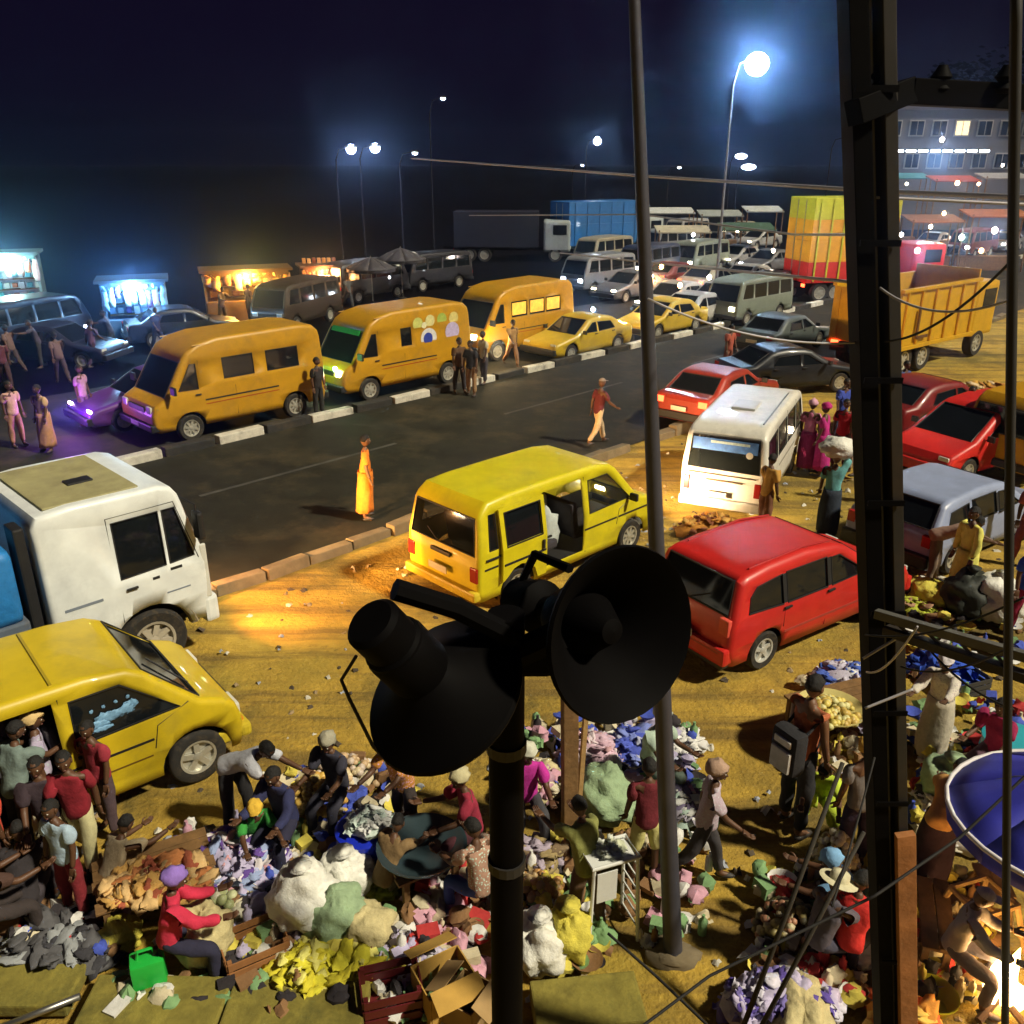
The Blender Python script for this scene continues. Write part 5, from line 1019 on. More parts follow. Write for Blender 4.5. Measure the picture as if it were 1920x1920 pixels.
sack((1500, 1945), 'pale sacking at the bottom edge under the purple clothes', SACKC, (.48, .26, .18), tied=False)
sack((1612, 1806), 'white bag right of the person in the red top', SACKW, (.18, .17, .24))
produce((1480, 1752), 'heap of mixed vegetables under the leaning poles', [(.34, .28, .10), (.55, .48, .30), (.16, .14, .08), (.5, .25, .15)], 120, (.35, .35), .3, .045)
produce((1560, 1640), 'pale spotted heap between the leaning poles', [(.58, .52, .36), (.42, .34, .16), (.66, .62, .5)], 120, (.26, .34), .5, .045)
def wooden_frame(px_, label):
    t = thing('wooden_stand', label, 'stand', G(*px_), R(18)); m = PALEWOOD
    for sx in (1, -1):
        for sy in (1, -1): MB().tube([(sx * .34, sy * .28, 0), (sx * .20, sy * .18, .55)], .028, 6).build('leg', m, t)
        MB().tube([(sx * .30, -.25, .16), (sx * .30, .25, .16)], .024, 6).build('stretcher', m, t); MB().tube([(-.22, sx * .19, .53), (.22, sx * .19, .53)], .026, 6).build('top_bar', m, t); MB().tube([(sx * .22, -.19, .53), (sx * .22, .19, .53)], .026, 6).build('top_bar', m, t)
wooden_frame((1825, 1760), 'open pale wooden stand under the blue parasol')
stool((1745, 1800), 'brown wooden stool left of the pale wooden stand', m=WOOD)
bench_ = table((1740, 1770), 'rough brown bench right of the utility pole', .9, .3, .4, 20, WOOD, 2)
pu = G(1800, 1572, 1.68); parasol(Vector((pu.x + 1.32, pu.y + .05, 0)), 'large blue parasol with a white edge at the right', M('parasol_blue', (.035, .04, .46), .7, var=.15), 1.15, 2.15, tilt=-6, trim=M('parasol_trim', (.75, .72, .74), .7))
# cooking fire
fp = G(1872, 1880); t = thing('cooking_fire', 'bright cooking fire burning at the bottom right corner', 'fire', fp)
FL = M('flame', (1, .7, .25), .5, emit=14, ecol=(1, .62, .22)); FLW = M('flame_core', (1, .9, .7), .5, emit=30, ecol=(1, .86, .55))
for i in range(9):
    a = i * .7; r_ = .13 * (i % 3) / 2; h_ = .28 + .10 * ((i * 7) % 4); c0 = (math.cos(a) * r_, math.sin(a) * r_)
    MB().tube([(c0[0], c0[1], .05), (c0[0] * 1.1, c0[1] * 1.1, .05 + h_ * .35), (c0[0] * .8 + .03 * math.sin(i), c0[1] * .8, .05 + h_ * .7), (c0[0] * .6 + .05 * math.sin(i * 2), c0[1] * .6, .05 + h_)], [.05, .075, .045, .003], 8).build('flame', FLW if i % 3 == 0 else FL, t, smooth=180)
for i in range(5): a = i * 1.256; MB().tube([(math.cos(a) * .36, math.sin(a) * .36, .04), (math.cos(a) * .05, math.sin(a) * .05, .09)], .035, 7).build('log', M('charred_log', (.05, .025, .012), .9, bump=.4), t)
lamp('fire_light', 'POINT', (0, -.05, .45), 75, (1, .50, .14), t, shadow_soft_size=.2)
heap((1690, 1945), 'orange cloth strips hanging by the utility pole foot', [(.75, .30, .04), (.70, .12, .03), (.78, .5, .1)], 24, (.3, .25), .35, .3)
basin(G(1745, 1890), 'lime green plastic bowl beside the cooking fire', M('plastic_lime', (.45, .50, .03), .4), .20, .16)
stool((1850, 1700), 'pale wooden stool behind the wooden stand', az=10)
# -- slabs at the bottom left
SLABM = M('slab_mossy', (.26, .22, .04), .95, var=.5, scale=5, bump=.9, dirt=.95, dirtcol=(.09, .085, .018))
def slab(a, b, wv, h, label):
    A, B = G(*a), G(*b); d = (B - A); L = d.length; ang = math.atan2(d.y, d.x); nrm = Vector((-math.sin(ang), math.cos(ang), 0)); t = thing('concrete_slab', label, 'slab', (A + B) / 2 - nrm * wv / 2, ang, 'drain slabs'); n = max(1, round(L / 1.0))
    for i in range(n): MB().box((-L / 2 + (i + .5) * L / n, random.uniform(-.01, .01), h / 2), (L / n - .025, wv, h + random.uniform(-.015, .015)), Matrix.Rotation(random.uniform(-.01, .01), 3, 'Z'), ch=.02).build('slab_panel', SLABM, t)
slab((190, 1850), (700, 1862), .9, .16, 'mossy concrete drain slabs along the bottom edge')
slab((-60, 1800), (185, 1800), .6, .14, 'mossy concrete slabs in the bottom left corner')
slab((990, 1870), (1190, 1850), .5, .20, 'low concrete block right of the loudspeaker pole')
pl = [G(-20, 1935, .1), G(150, 1868, .2)]; o = MB().tube(pl, .03, 8).build('metal_pipe', STEEL, smooth=180); tag(o, 'pale metal pipe lying across the bottom left corner', 'pipe')
def clutter(label, x0, x1, y0, y1, n, cols, zmax=.12, seed=1):
    rd = random.Random(seed * 31 + 5); mb = MB(); c0 = G((x0 + x1) / 2, (y0 + y1) / 2)
    for i in range(n):
        p = G(rd.uniform(x0, x1), rd.uniform(y0, y1)) - c0; k = rd.random(); mi = rd.randrange(len(cols)); s_ = rd.uniform(.05, .13); zz = rd.uniform(0, zmax)
        rot = Matrix.Rotation(rd.uniform(0, 6.3), 3, 'Z') @ Matrix.Rotation(rd.uniform(-.4, .4), 3, 'X')
        if k < .40: mb.blob((p.x, p.y, zz + s_ * .5), (s_, s_ * rd.uniform(.6, 1), s_ * rd.uniform(.5, .9)), seed * 50 + i, .3, 2.2, 9, 6, mi=mi, rot=rot)
        elif k < .62: mb.rag((p.x, p.y, zz + .03), s_ * 2.4, seed * 60 + i, mi, 5, .5)
        elif k < .76: mb.box((p.x, p.y, zz + s_ * .5), (s_ * 1.6, s_ * 1.1, s_ * rd.uniform(.5, 1.2)), rot, mi=mi)
        elif k < .86: mb.tube([(p.x, p.y, zz), (p.x, p.y, zz + s_ * 1.5), (p.x, p.y, zz + s_ * 1.8), (p.x, p.y, zz + s_ * 2.2)], [s_ * .42, s_ * .42, s_ * .15, s_ * .15], 8, mi=mi)
        else: mb.lathe([(s_ * .8, .0), (s_ * 1.3, s_ * .6), (s_ * 1.35, s_ * .62), (s_ * .75, .02), (.001, .02)], Matrix.Translation((p.x, p.y, zz)), 12, mi=mi)
    o = mb.build('market_clutter', [cloth(c_) for j, c_ in enumerate(cols)], smooth=45, loc=c0); tag(o, label, 'clutter', kind='stuff')
WH, BKc, LIL, BLc, YLc, GRc, RDc, BRc, PKc, CRc = (.72, .72, .70), (.025, .025, .03), (.50, .46, .68), (.06, .10, .52), (.70, .60, .10), (.20, .36, .16), (.52, .04, .04), (.26, .14, .06), (.62, .34, .44), (.62, .55, .38)
clutter('small wares spread around the clothes heap by the left minibus', 350, 560, 1560, 1720, 130, [LIL, WH, BKc, BRc, CRc, PKc, BLc], seed=1)
clutter('small wares spread around the onions and the blue drum', 540, 760, 1440, 1640, 130, [YLc, CRc, WH, BKc, BRc, BLc, GRc], seed=2)
clutter('small bags and wares in front of the white sacks', 430, 760, 1700, 1830, 150, [WH, CRc, YLc, BKc, GRc, BRc, LIL], seed=3)
clutter('small wares between the basin and the loudspeaker pole', 760, 930, 1580, 1840, 120, [RDc, CRc, BKc, WH, BRc, PKc], seed=4)
clutter('small clothes strewn round the pink and blue heaps', 960, 1300, 1370, 1520, 170, [PKc, BLc, WH, LIL, GRc, BKc, CRc], .25, 5)
clutter('small wares at the foot of the loudspeaker pole on its right', 970, 1130, 1590, 1830, 130, [YLc, CRc, WH, BRc, BKc, GRc], seed=6)
clutter('small wares under the leaning poles', 1420, 1640, 1640, 1900, 150, [CRc, BRc, WH, BKc, GRc, RDc, YLc], seed=7)
clutter('small patterned wares left of the blue parasol', 1700, 1920, 1320, 1570, 190, [WH, CRc, BKc, GRc, BLc, RDc, YLc], .2, 8)
clutter('small wares between the wooden stand and the cooking fire', 1700, 1860, 1640, 1880, 110, [BRc, YLc, CRc, BKc, RDc], seed=9)
clutter('small goods on the ground below the silver car', 1690, 1910, 1090, 1270, 120, [WH, YLc, BKc, BLc, BRc, GRc], seed=10)
clutter('dark wares among the lower left crowd', 0, 240, 1640, 1800, 110, [BKc, BRc, WH, RDc, BLc, CRc], seed=11)
clutter('small wares right of the thin metal pole foot', 1170, 1330, 1480, 1790, 80, [CRc, WH, BRc, GRc, PKc], .05, 12)
clutter('scraps and wares lying on the mossy slabs', 200, 900, 1850, 1915, 90, [CRc, BRc, WH, BKc, GRc], .1, 14)
clutter('small goods round the table with the yellow tray', 1500, 1640, 1280, 1460, 90, [YLc, CRc, WH, BLc, LIL, BRc], .1, 13)
# litter
mb = MB(); rd = random.Random(5)
for i in range(900):
    u_ = rd.uniform(2, 24); v_ = rd.uniform(-3, 12.6); p = UV(u_, v_); mb.rag((p.x, p.y, rd.uniform(.0, .02)), rd.uniform(.05, .16), i, rd.randrange(4), 2, .2)
o = mb.build('litter', [cloth((.6, .58, .5)), cloth((.30, .22, .12)), cloth((.08, .06, .04)), cloth((.35, .38, .45))]); tag(o, 'scraps of paper and plastic littering the sandy ground', 'litter', kind='stuff')
# -- red parasols and stalls in the right middle distance
REDC = M('parasol_red', (.75, .02, .012), .7, var=.12); MARC = M('parasol_maroon', (.22, .015, .015), .7, var=.15)
rv_ = G(1815, 872); c = Car('red_estate_car', 'bright red people carrier packed behind the silver car', 'car', rv_, 240, MPV, MPVG, 1.74, .98, .16, RED, wins=MW, wheels=((1.32, .31), (-1.36, .31)), seats=[.2, -.7], r=.10, zmax=.7, gmat=DGLASS)
c.bumper(False, .44, h=.26, m=RED); c.bumper(True, .42, h=.26, m=RED); c.lights(True, .66, .68, x=2.08); c.lights(False, .84, .74, x=-2.06); c.mirror(.92, 1.0); c.handle(-.0, .93)
sedan('dark maroon saloon car behind the bright red people carrier', G(1735, 800), 60, paint('car_maroon', (.20, .012, .012)), group='cars beyond the white minibus')
heap((1760, 860), 'green and black goods between the red parasols', [(.06, .14, .08), (.03, .03, .04), (.2, .25, .2)], 40, (1.0, .6), .5, .4)
heap((1330, 1000), 'orange brown goods piled on the ground below the white minibus', [(.52, .22, .03), (.20, .06, .02), (.60, .34, .08)], 40, (.7, .4), .35, .3)
heap((1850, 760), 'amber goods piled in front of the tipper lorry', [(.62, .34, .05), (.45, .2, .04), (.66, .5, .3)], 50, (1.6, .9), .6, .5)
heap((1590, 720), 'pale goods piled by the black saloon car', [(.55, .45, .30), (.3, .3, .15), (.4, .2, .1)], 40, (.9, .5), .5, .4)

# ================================================================== FOREGROUND POLES, LOUDSPEAKERS, WIRES
def depth(x, y, Y): return Y / (math.cos(PITCH) - (y - 960) / FPX * math.sin(PITCH))
HB = M('horn_black', (.0025, .0022, .0024), .65, var=.3, scale=8, spec=.05)
DSTEEL = M('pole_dark_steel', (.035, .032, .03), .6, .3, var=.4, scale=3, dirt=.5, dirtcol=(.09, .05, .025))
def horn(center, n, Rr, label, length=.40, brk=True):
    n = Vector(n).normalized(); t = thing('horn_loudspeaker', label, 'loudspeaker', (0, 0, 0), 0, 'horn loudspeakers on the pole'); q = n.to_track_quat('Z', 'Y').to_matrix().to_4x4(); X = Matrix.Translation(center) @ q
    prof = []
    for i in range(15):
        a = i / 14; prof.append((.045 + (Rr - .045) * a ** 2.1, -length * (1 - a)))
    prof += [(Rr * 1.03, .004), (Rr * 1.05, .018), (Rr * 1.03, .03), (Rr * .99, .022)] + [(max(.03, .035 + (Rr - .045) * (i / 14) ** 2.1), -length * (1 - i / 14) + .012) for i in range(13, 3, -1)]
    MB().lathe(prof, X, 40).build('bell', HB, t, smooth=40)
    MB().lathe([(.001, -.30), (.085, -.30), (.10, -.27), (.10, -.14), (.04, -.03), (.001, -.02)], X, 24).build('inner_reflector', HB, t, smooth=40)
    MB().lathe([(.001, -length - .17), (.07, -length - .17), (.085, -length - .155), (.085, -length - .06), (.095, -length - .05), (.095, -length - .02), (.05, -length + .01)], X, 24).build('driver', HB, t, smooth=40)
    R_ = q.to_3x3()
    pts = [Vector((0, s_ * .13, -length * .35)) if k != 1 else None for k, s_ in enumerate((1, 0, -1))]
    br = [(.0, .17, -length * .55), (.0, .19, -length - .02), (0, .0, -length - .20), (0, -.19, -length - .02), (0, -.17, -length * .55)]
    if brk: MB().tube([X @ Vector(p) for p in br], .016, 6).build('bracket', HB, t)
    return t
spY = 2.40; k_ = depth(1160, 1187, spY) / FPX
horn(D(1160, 1188, 2.34), (.52, -.80, .22), 158 * k_, 'right black horn loudspeaker turned to the right of its pole')
horn(D(828, 1296, 2.34), (.40, .34, -.74), 156 * k_, 'left black horn loudspeaker with its driver towards the left', .24, False)
pb = D(950, 1560, 2.44); t = thing('loudspeaker_pole', 'black pole carrying the two horn loudspeakers', 'pole', (pb.x, pb.y, 0))
ptop = D(952, 1150, 2.44).z
MB().tube([(0, 0, 0), (0, 0, ptop)], .060, 16).build('pole', HB, t, smooth=60)
MB().box((0, 0, ptop - .16), (.30, .09, .10), ch=.02).build('mounting_plate', HB, t)
cpA = D(740, 1105, 2.30); cpB = D(965, 1195, 2.40)
MB().tube([Vector(cpA) - Vector((pb.x, pb.y, 0)), (Vector(cpA) + Vector(cpB)) / 2 - Vector((pb.x, pb.y, -.02)), Vector(cpB) - Vector((pb.x, pb.y, 0))], .035, 8).build('mounting_arm', HB, t)
MB().tube([Vector(D(960, 1230, 2.44)) - Vector((pb.x, pb.y, 0)), Vector(D(1050, 1190, 2.40)) - Vector((pb.x, pb.y, 0))], .05, 8).build('mounting_arm', HB, t)
MB().tube([Vector(D(x, y, 2.35)) - Vector((pb.x, pb.y, 0)) for x, y in ((668, 1230), (640, 1275), (655, 1310), (700, 1400), (730, 1430))], .006, 6).build('cable', DARK, t)
for zz in (ptop - .5, ptop - 1.0): MB().lathe([(.064, zz - .02), (.068, zz - .02), (.068, zz + .02), (.064, zz + .02)], None, 16).build('strap', DSTEEL, t)
# thin tapered metal pole
b0 = G(1262, 1786); tp = D(1188, -30, b0.y + .05)
t = thing('metal_pole', 'thin tapered grey metal pole standing in the middle of the market', 'pole', b0)
n_ = 9; MB().tube([(tp - b0) * (i / n_) for i in range(n_ + 1)], [.090 + (.036 - .090) * (i / n_) for i in range(n_ + 1)], 16).build('shaft', M('galvanised', (.085, .085, .11), .55, .5, var=.25, scale=4), t, smooth=60)
MB().blob((0, 0, -.02), (.24, .2, .09), 4, .3, 2.5).build('footing', CONC, t, smooth=180)
# steel utility pole with crossarms
UY = 4.5
uA = D(1672, 1925, UY); uB = D(1622, -60, UY); dirv = (uB - uA).normalized(); uG = uA - dirv * (uA.z / dirv.z)
t = thing('utility_pole', 'tall dark steel utility pole with crossarms at the right', 'utility pole', (uG.x, uG.y, 0)); o0 = Vector((uG.x, uG.y, 0))
def bar(a, b, sx, sy, name, m, parent=t, off=(0, 0, 0), roll=0.0):
    a = Vector(a) + Vector(off); b = Vector(b) + Vector(off); d = b - a; zz_ = d.normalized(); xx_ = (Vector((1, 0, 0)) if abs(zz_.x) < .7 else Vector((0, 1, 0))); xx_ = (xx_ - zz_ * xx_.dot(zz_)).normalized(); yy_ = zz_.cross(xx_); q = Matrix((xx_, yy_, zz_)).transposed()
    return MB().box((a + b) / 2 - o0, (sx, sy, d.length), q, ch=.004).build(name, m, parent)
kk = depth(1650, 1000, UY) / FPX
GSTEEL = M('pole_grey_steel', (.13, .13, .12), .6, .2, var=.35, scale=3, dirt=.6, dirtcol=(.05, .035, .02))
bar(uG, uB, 30 * kk, .16, 'left_flange', HB, off=(-20 * kk, 0, 0)); bar(uG, uB, 20 * kk, .16, 'right_flange', DSTEEL, off=(24 * kk, -.01, 0)); bar(uG, uB, 36 * kk, .03, 'web', DSTEEL, off=(4 * kk, .06, 0)); bar(uG, uB, 8 * kk, .05, 'conduit', GSTEEL, off=(2 * kk, .0, 0))
for k in range(11):
    z = .6 + k * .68; c0 = uG + dirv * z; MB().box(c0 - o0 + Vector((0, -.108, 0)), (66 * kk, .012, .03)).build('batten_plate', HB, t)
bar(D(1642, 1150, UY - .12), D(1960, 1242, UY - .75), .05, .05, 'crossarm', GSTEEL); bar(D(1660, 1180, UY - .16), D(1960, 1282, UY - .80), .07, .05, 'crossarm', DSTEEL)
for k in range(5):
    f = .1 + k * .2; a = Vector(D(1642, 1150, UY - .12)).lerp(D(1960, 1242, UY - .75), f); b = Vector(D(1660, 1180, UY - .16)).lerp(D(1960, 1282, UY - .80), min(1, f + .1)); MB().tube([a - o0, b - o0], .010, 5).build('brace', GSTEEL, t)
bar(D(1600, 212, UY - .1), D(1705, 170, UY), .11, .11, 'upper_arm', HB); bar(D(1700, 172, UY), D(1960, 186, UY + .1), .12, .11, 'upper_arm', HB)
for x in (1640, 1760, 1880): MB().lathe([(.03, 0), (.05, .02), (.03, .05), (.05, .07), (.03, .10), (.02, .12)], Matrix.Translation(Vector(D(x, 176, UY)) - o0), 10).build('insulator', HB, t, smooth=60)
zs = D(1690, 1525, UY).z; cS = uG + dirv * zs; bar(uG, cS, 40 * kk, .05, 'firelit_strip', M('firelit_orange', (.40, .16, .05), .8, var=.4, scale=5, bump=.5), off=(22 * kk, -.13, 0))  # strip added on the pole; firelight orange is put into its colour
def wire(pts, r_, label, m=None, sag=0.0, n=14):
    P_ = [Vector(p) for p in pts]; out = []
    for i in range(len(P_) - 1):
        for j in range(n): f = j / n; q = P_[i].lerp(P_[i + 1], f); q.z -= sag * 4 * f * (1 - f); out.append(q)
    out.append(P_[-1]); o = MB().tube(out, r_, 6).build('cable', m or DARK, smooth=180); return tag(o, label, 'cable', 'overhead cables')
LW = M('pale_cable', (.42, .41, .44), .5, var=.2)
wire([D(772, 297, 30), D(1205, 330, 15), D(1620, 357, 9), D(1960, 372, 6.5)], .022, 'pale overhead cable crossing the whole sky to the far lamp mast', LW)
wire([D(1050, 474, 14), D(1215, 492, 9), D(1630, 532, UY)], .010, 'thin pale cable from the metal pole to the utility pole', LW)
wire([D(880, 404, 20), D(1200, 402, 12), D(1490, 440, 8), D(1640, 440, UY)], .010, 'faint cable crossing in front of the blue box lorry', LW)
wire([D(1640, 370, UY), D(1960, 385, UY)], .008, 'pale cable running right from the utility pole at lamp height', LW)
wire([D(1906, -40, 3.0), D(1893, 900, 3.0), D(1884, 1960, 3.0)], .017, 'thick black cable hanging straight down near the right edge')
wire([D(1618, 1235, UY - .2), D(1700, 1185, UY - .2)], .008, 'short pale tie wire at the crossarm', LW); wire([D(1622, 1328, UY - .2), D(1712, 1292, UY - .2)], .008, 'short pale wire wrapped round the utility pole', LW)
wire([D(1190, 1935, 2.8), D(1330, 1830, 3.0), D(1640, 1680, 3.2), D(1800, 1570, 3.4), D(1960, 1420, 3.6)], .008, 'dark cable rising from the bottom edge to the blue parasol')
wire([D(1140, 1750, 3.4), D(1230, 1830, 3.2), D(1345, 1940, 2.9)], .008, 'dark cable falling to the bottom edge right of the loudspeaker pole')
for i, (a_, b_) in enumerate([((1622, 1190), (1920, 1120)), ((1625, 1260), (1720, 1175)), ((1640, 1420), (1560, 1700)), ((1700, 1160), (1900, 1330)), ((1650, 540), (1900, 560)), ((1660, 640), (1905, 480)), ((1690, 1250), (1900, 1210)), ((1215, 560), (1630, 640))]):
    wire([D(*a_, UY - .15), D(*b_, 3.6 if i != 7 else UY)], .006, 'thin tangled wire at the utility pole, %s' % ('to the right above the crossarm', 'short and slanting left of the crossarm', 'slanting down to the left', 'crossing the crossarm downwards', 'level in front of the tipper lorry', 'slanting up in front of the tipper lorry', 'below the crossarm', 'sagging from the thin metal pole')[i], LW if i in (1, 4, 7) else None, sag=.08)
def stick(a, b, r_, label):
    A, B = Vector(a), Vector(b); o = MB().tube([A, (A + B) / 2 + Vector((.01, 0, .01)), B], [r_, r_ * .92, r_ * .8], 8).build('leaning_pole', M('dark_bamboo', (.03, .025, .018), .8, bump=.3), smooth=180); tag(o, label, 'stick', 'leaning poles')
sA = G(1380, 1960); stick(sA, D(1580, 1430, sA.y + .75), .024, 'dark leaning pole, left of the pair, crossing the vegetable heap')
sB = G(1395, 1985); stick(sB, D(1620, 1560, sB.y + .55), .022, 'dark leaning pole, right of the pair, beside the light blue top')

# ================================================================== BACKGROUND
def street_lamp(base, hgt, arm, label, energy, col=(.72, .84, 1.0), es=120, r_=.07, size=(.5, .22, .10)):
    t = thing('street_lamp', label, 'street lamp', base, 0, 'street lamps'); MB().tube([(0, 0, 0), (0, 0, hgt * .9), (arm * .25, 0, hgt * .98), (arm, 0, hgt)], [r_, r_ * .6, r_ * .5, r_ * .45], 10).build('post', M('lamp_post_dark' if energy < 5000 else 'lamp_post', (.02, .02, .03) if energy < 5000 else (.22, .23, .27), .7, .1, spec=.1), t, smooth=60)  # far posts take a near-black colour so the night hides them
    hd = MB().box((arm + .1 * (1 if arm > 0 else -1), 0, hgt), (min(.7, size[0] * 1.2), min(.34, size[1] * 1.2), min(.16, size[2])), ch=.03).build('lamp_head', STEEL, t); MB().blob((arm + .1 * (1 if arm > 0 else -1), 0, hgt - size[2] * .5), (size[0] * .5, size[1] * .6, size[2] * .9), 1, 0).build('lamp_glass', M('lamp_glow_%d' % es, (1, 1, 1), .3, emit=es, ecol=col), t, smooth=180)
    if energy: lamp('street_light', 'POINT', (arm + .1, 0, hgt - .35), energy, col, t, shadow_soft_size=.25)
    return t
lb = D(1368, 235, 42); street_lamp((lb.x, 42, 0), D(1415, 108, 42).z, .85, 'brightest street lamp with a tall post above the traffic', 15000, (.50, .72, 1.0), es=400, size=(1.0, .75, .5))  # oversized glass puts the lamp's glare into its shape
def far_lamp(x, y, Y, label, es=60, energy=0, col=(.8, .88, 1.0), arm=.9, size=(.34, .2, .14)):
    p = D(x, y, Y); street_lamp((p.x - arm, Y, 0), p.z, arm, label, energy, col, es, .07, size)
far_lamp(828, 182, 70, 'dim street lamp high left of the thin metal pole', 30); far_lamp(1118, 260, 90, 'bright small street lamp left of the thin metal pole', 70, size=(.7, .5, .4)); far_lamp(1582, 258, 80, 'small street lamp beside the utility pole', 40)
far_lamp(655, 275, 60, 'left floodlight of the pair in the dark sky', 90, 220, (.7, .8, 1), size=(.6, .35, .3)); far_lamp(700, 273, 60, 'right floodlight of the pair in the dark sky', 90, 220, (.7, .8, 1), size=(.6, .35, .3)); far_lamp(775, 284, 60, 'small lamp right of the floodlight pair', 50)
far_lamp(1090, 308, 100, 'tiny far lamp under the bright small street lamp', 14); far_lamp(1272, 312, 90, 'tiny lamp in front of the dark trees', 25); far_lamp(1388, 290, 95, 'upper of two small lamps below the brightest street lamp', 18, size=(1.2, .4, .3)); far_lamp(1402, 310, 90, 'lower of two small lamps below the brightest street lamp', 14, size=(1.4, .4, .3))
# trees: dark clumps of leaves
LEAF = M('night_leaf', (.0006, .0008, .0018), .95, var=.5, scale=.6, spec=.0); BARK = M('night_bark', (.001, .001, .001), .95, spec=0.0)  # leaf and bark near black; the night darkness is in their colour
def tree(x, y, hgt, rad, label, seed, n=5200):
    rd = random.Random(seed); t = thing('tree', label, 'tree', (x, y, 0), 0, 'dark trees behind the motor park'); mb = MB()
    th = hgt * .45; mb.tube([(0, 0, 0), (.1, 0, th * .6), (.2, .1, th)], [.35, .26, .2], 8)
    cl = []
    for k in range(16):
        a = rd.uniform(0, 6.28); q = rad * rd.uniform(.2, .75); c_ = Vector((math.cos(a) * q, math.sin(a) * q, hgt * rd.uniform(.35, .88))); cl.append((c_, rad * rd.uniform(.35, .55))); mb.tube([(.15, .05, th * .9), tuple(c_)], [.14, .04], 5)
    mb.build('trunk', BARK, t)
    lv = MB()
    for i in range(n):
        c_, r_ = rd.choice(cl); d = Vector((rd.gauss(0, 1), rd.gauss(0, 1), rd.gauss(0, .8))).normalized() * r_ * rd.uniform(.55, 1.05) ** .5; p = c_ + d; a = rd.uniform(.3, .6); q = Matrix.Rotation(rd.uniform(0, 6.3), 3, 'Z') @ Matrix.Rotation(rd.uniform(0, 3.1), 3, 'X')
        lv.add([p + q @ Vector(v) for v in ((-a, 0, 0), (0, -a * .5, .05), (a, 0, 0), (0, a * .5, .05))], [(0, 1, 2, 3)])
    lv.build('crown', LEAF, t)
tx = [(-62, 78, 15, 9), (-46, 84, 17, 10), (-32, 78, 14, 8), (-18, 92, 16, 9), (-4, 100, 15, 9), (9, 112, 17, 10), (22, 108, 19, 10), (36, 104, 17, 10), (49, 112, 19, 11), (-78, 70, 15, 9), (64, 122, 18, 11), (80, 128, 19, 12)]
words = ['leftmost dark tree', 'second dark tree from the left', 'dark tree under the floodlight pair', 'dark tree right of the floodlights', 'dark tree below the dim street lamp', 'dark tree behind the blue box lorry', 'tall dark tree left of the brightest street lamp', 'dark tree below the brightest street lamp', 'tall dark tree beside the utility pole', 'dark tree at the far left edge', 'dark tree behind the grey building', 'dark tree at the far right']
for i, (x, y, h_, r_) in enumerate(tx):
  if x >= 60: tree(x, y, h_, r_, words[i] + ' against the night sky', i + 10)
# pale building and lit shop row at the upper right
def building(x0, x1, ytop, ybase_z, Y, label, wm, rows, cols, lit=()):
    a = D(x0, ytop, Y); b = D(x1, ytop, Y); H = a.z; W = b.x - a.x; t = thing('building', label, 'building', ((a.x + b.x) / 2, Y, 0), 0, 'buildings in the background'); MB().box((0, 4, H / 2), (W, 8, H)).build('wall', wm, t); MB().box((0, 4, H + .15), (W + .6, 8.6, .3)).build('roof', M('roof_zinc', (.09, .08, .09), .6), t)
    for r_ in range(rows):
        for c_ in range(cols):
            x = -W / 2 + (c_ + .5) * W / cols; z = H - 1.7 - r_ * 3.0; m_ = M('window_lit', (1, .8, .5), .4, emit=1.2, ecol=(1, .75, .4)) if (r_, c_) in lit else DGLASS
            f = MB().box((x, -.05, z), (1.5, .10, 1.5)).build('window', M('window_frame', (.35, .34, .32), .6), t); MB().box((x, -.12, z), (1.25, .04, 1.25)).build('pane', m_, f); MB().box((x, -.14, z), (.06, .06, 1.25)).build('mullion', M('window_frame', (.35, .34, .32), .6), f)
    return t
building(1660, 1960, 205, 0, 95, 'grey two storey building with window rows at the upper right', M('wall_pale', (.13, .125, .13), .9, var=.2, scale=.3), 2, 7, {(0, 3)})  # wall colour lowered to dim the building for the night
# tube lamps over the shops at upper right
for k in range(9):
    p = D(1662 + k * 23, 283, 88); o = MB().tube([(-.42, 0, 0), (.42, 0, 0)], .09, 8).build('tube_lamp', M('tube_white', (1, 1, 1), .3, emit=22, ecol=(.85, .95, 1)), loc=p); tag(o, '%s fluorescent tube from the utility pole along the shop front' % ('first', 'second', 'third', 'fourth', 'fifth', 'sixth', 'seventh', 'eighth', 'last')[k], 'lamp', 'shop front tube lamps')
lamp('shop_row_light', 'POINT', D(1760, 300, 84), 900, (.75, .9, 1), shadow_soft_size=1.0)
def awning(x0, x1, y, Y, label, m, d=2.0, posts=True):
    a = D(x0, y, Y); b = D(x1, y, Y); t = thing('shop_stall', label, 'stall', ((a.x + b.x) / 2, Y, 0), 0, 'stalls in the background'); W = b.x - a.x; H = a.z; MB().box((0, 0, H), (W, d, .08), Matrix.Rotation(R(10), 3, 'X')).build('roof', m, t)
    for sx in (1, -1):
        for sy in (1, -1): MB().tube([(sx * W * .47, sy * d * .45, 0), (sx * W * .47, sy * d * .45, H)], .05, 6).build('post', WOOD, t)
    MB().box((0, d * .2, .45), (W * .9, d * .4, .9)).build('counter', WOOD, t); return t
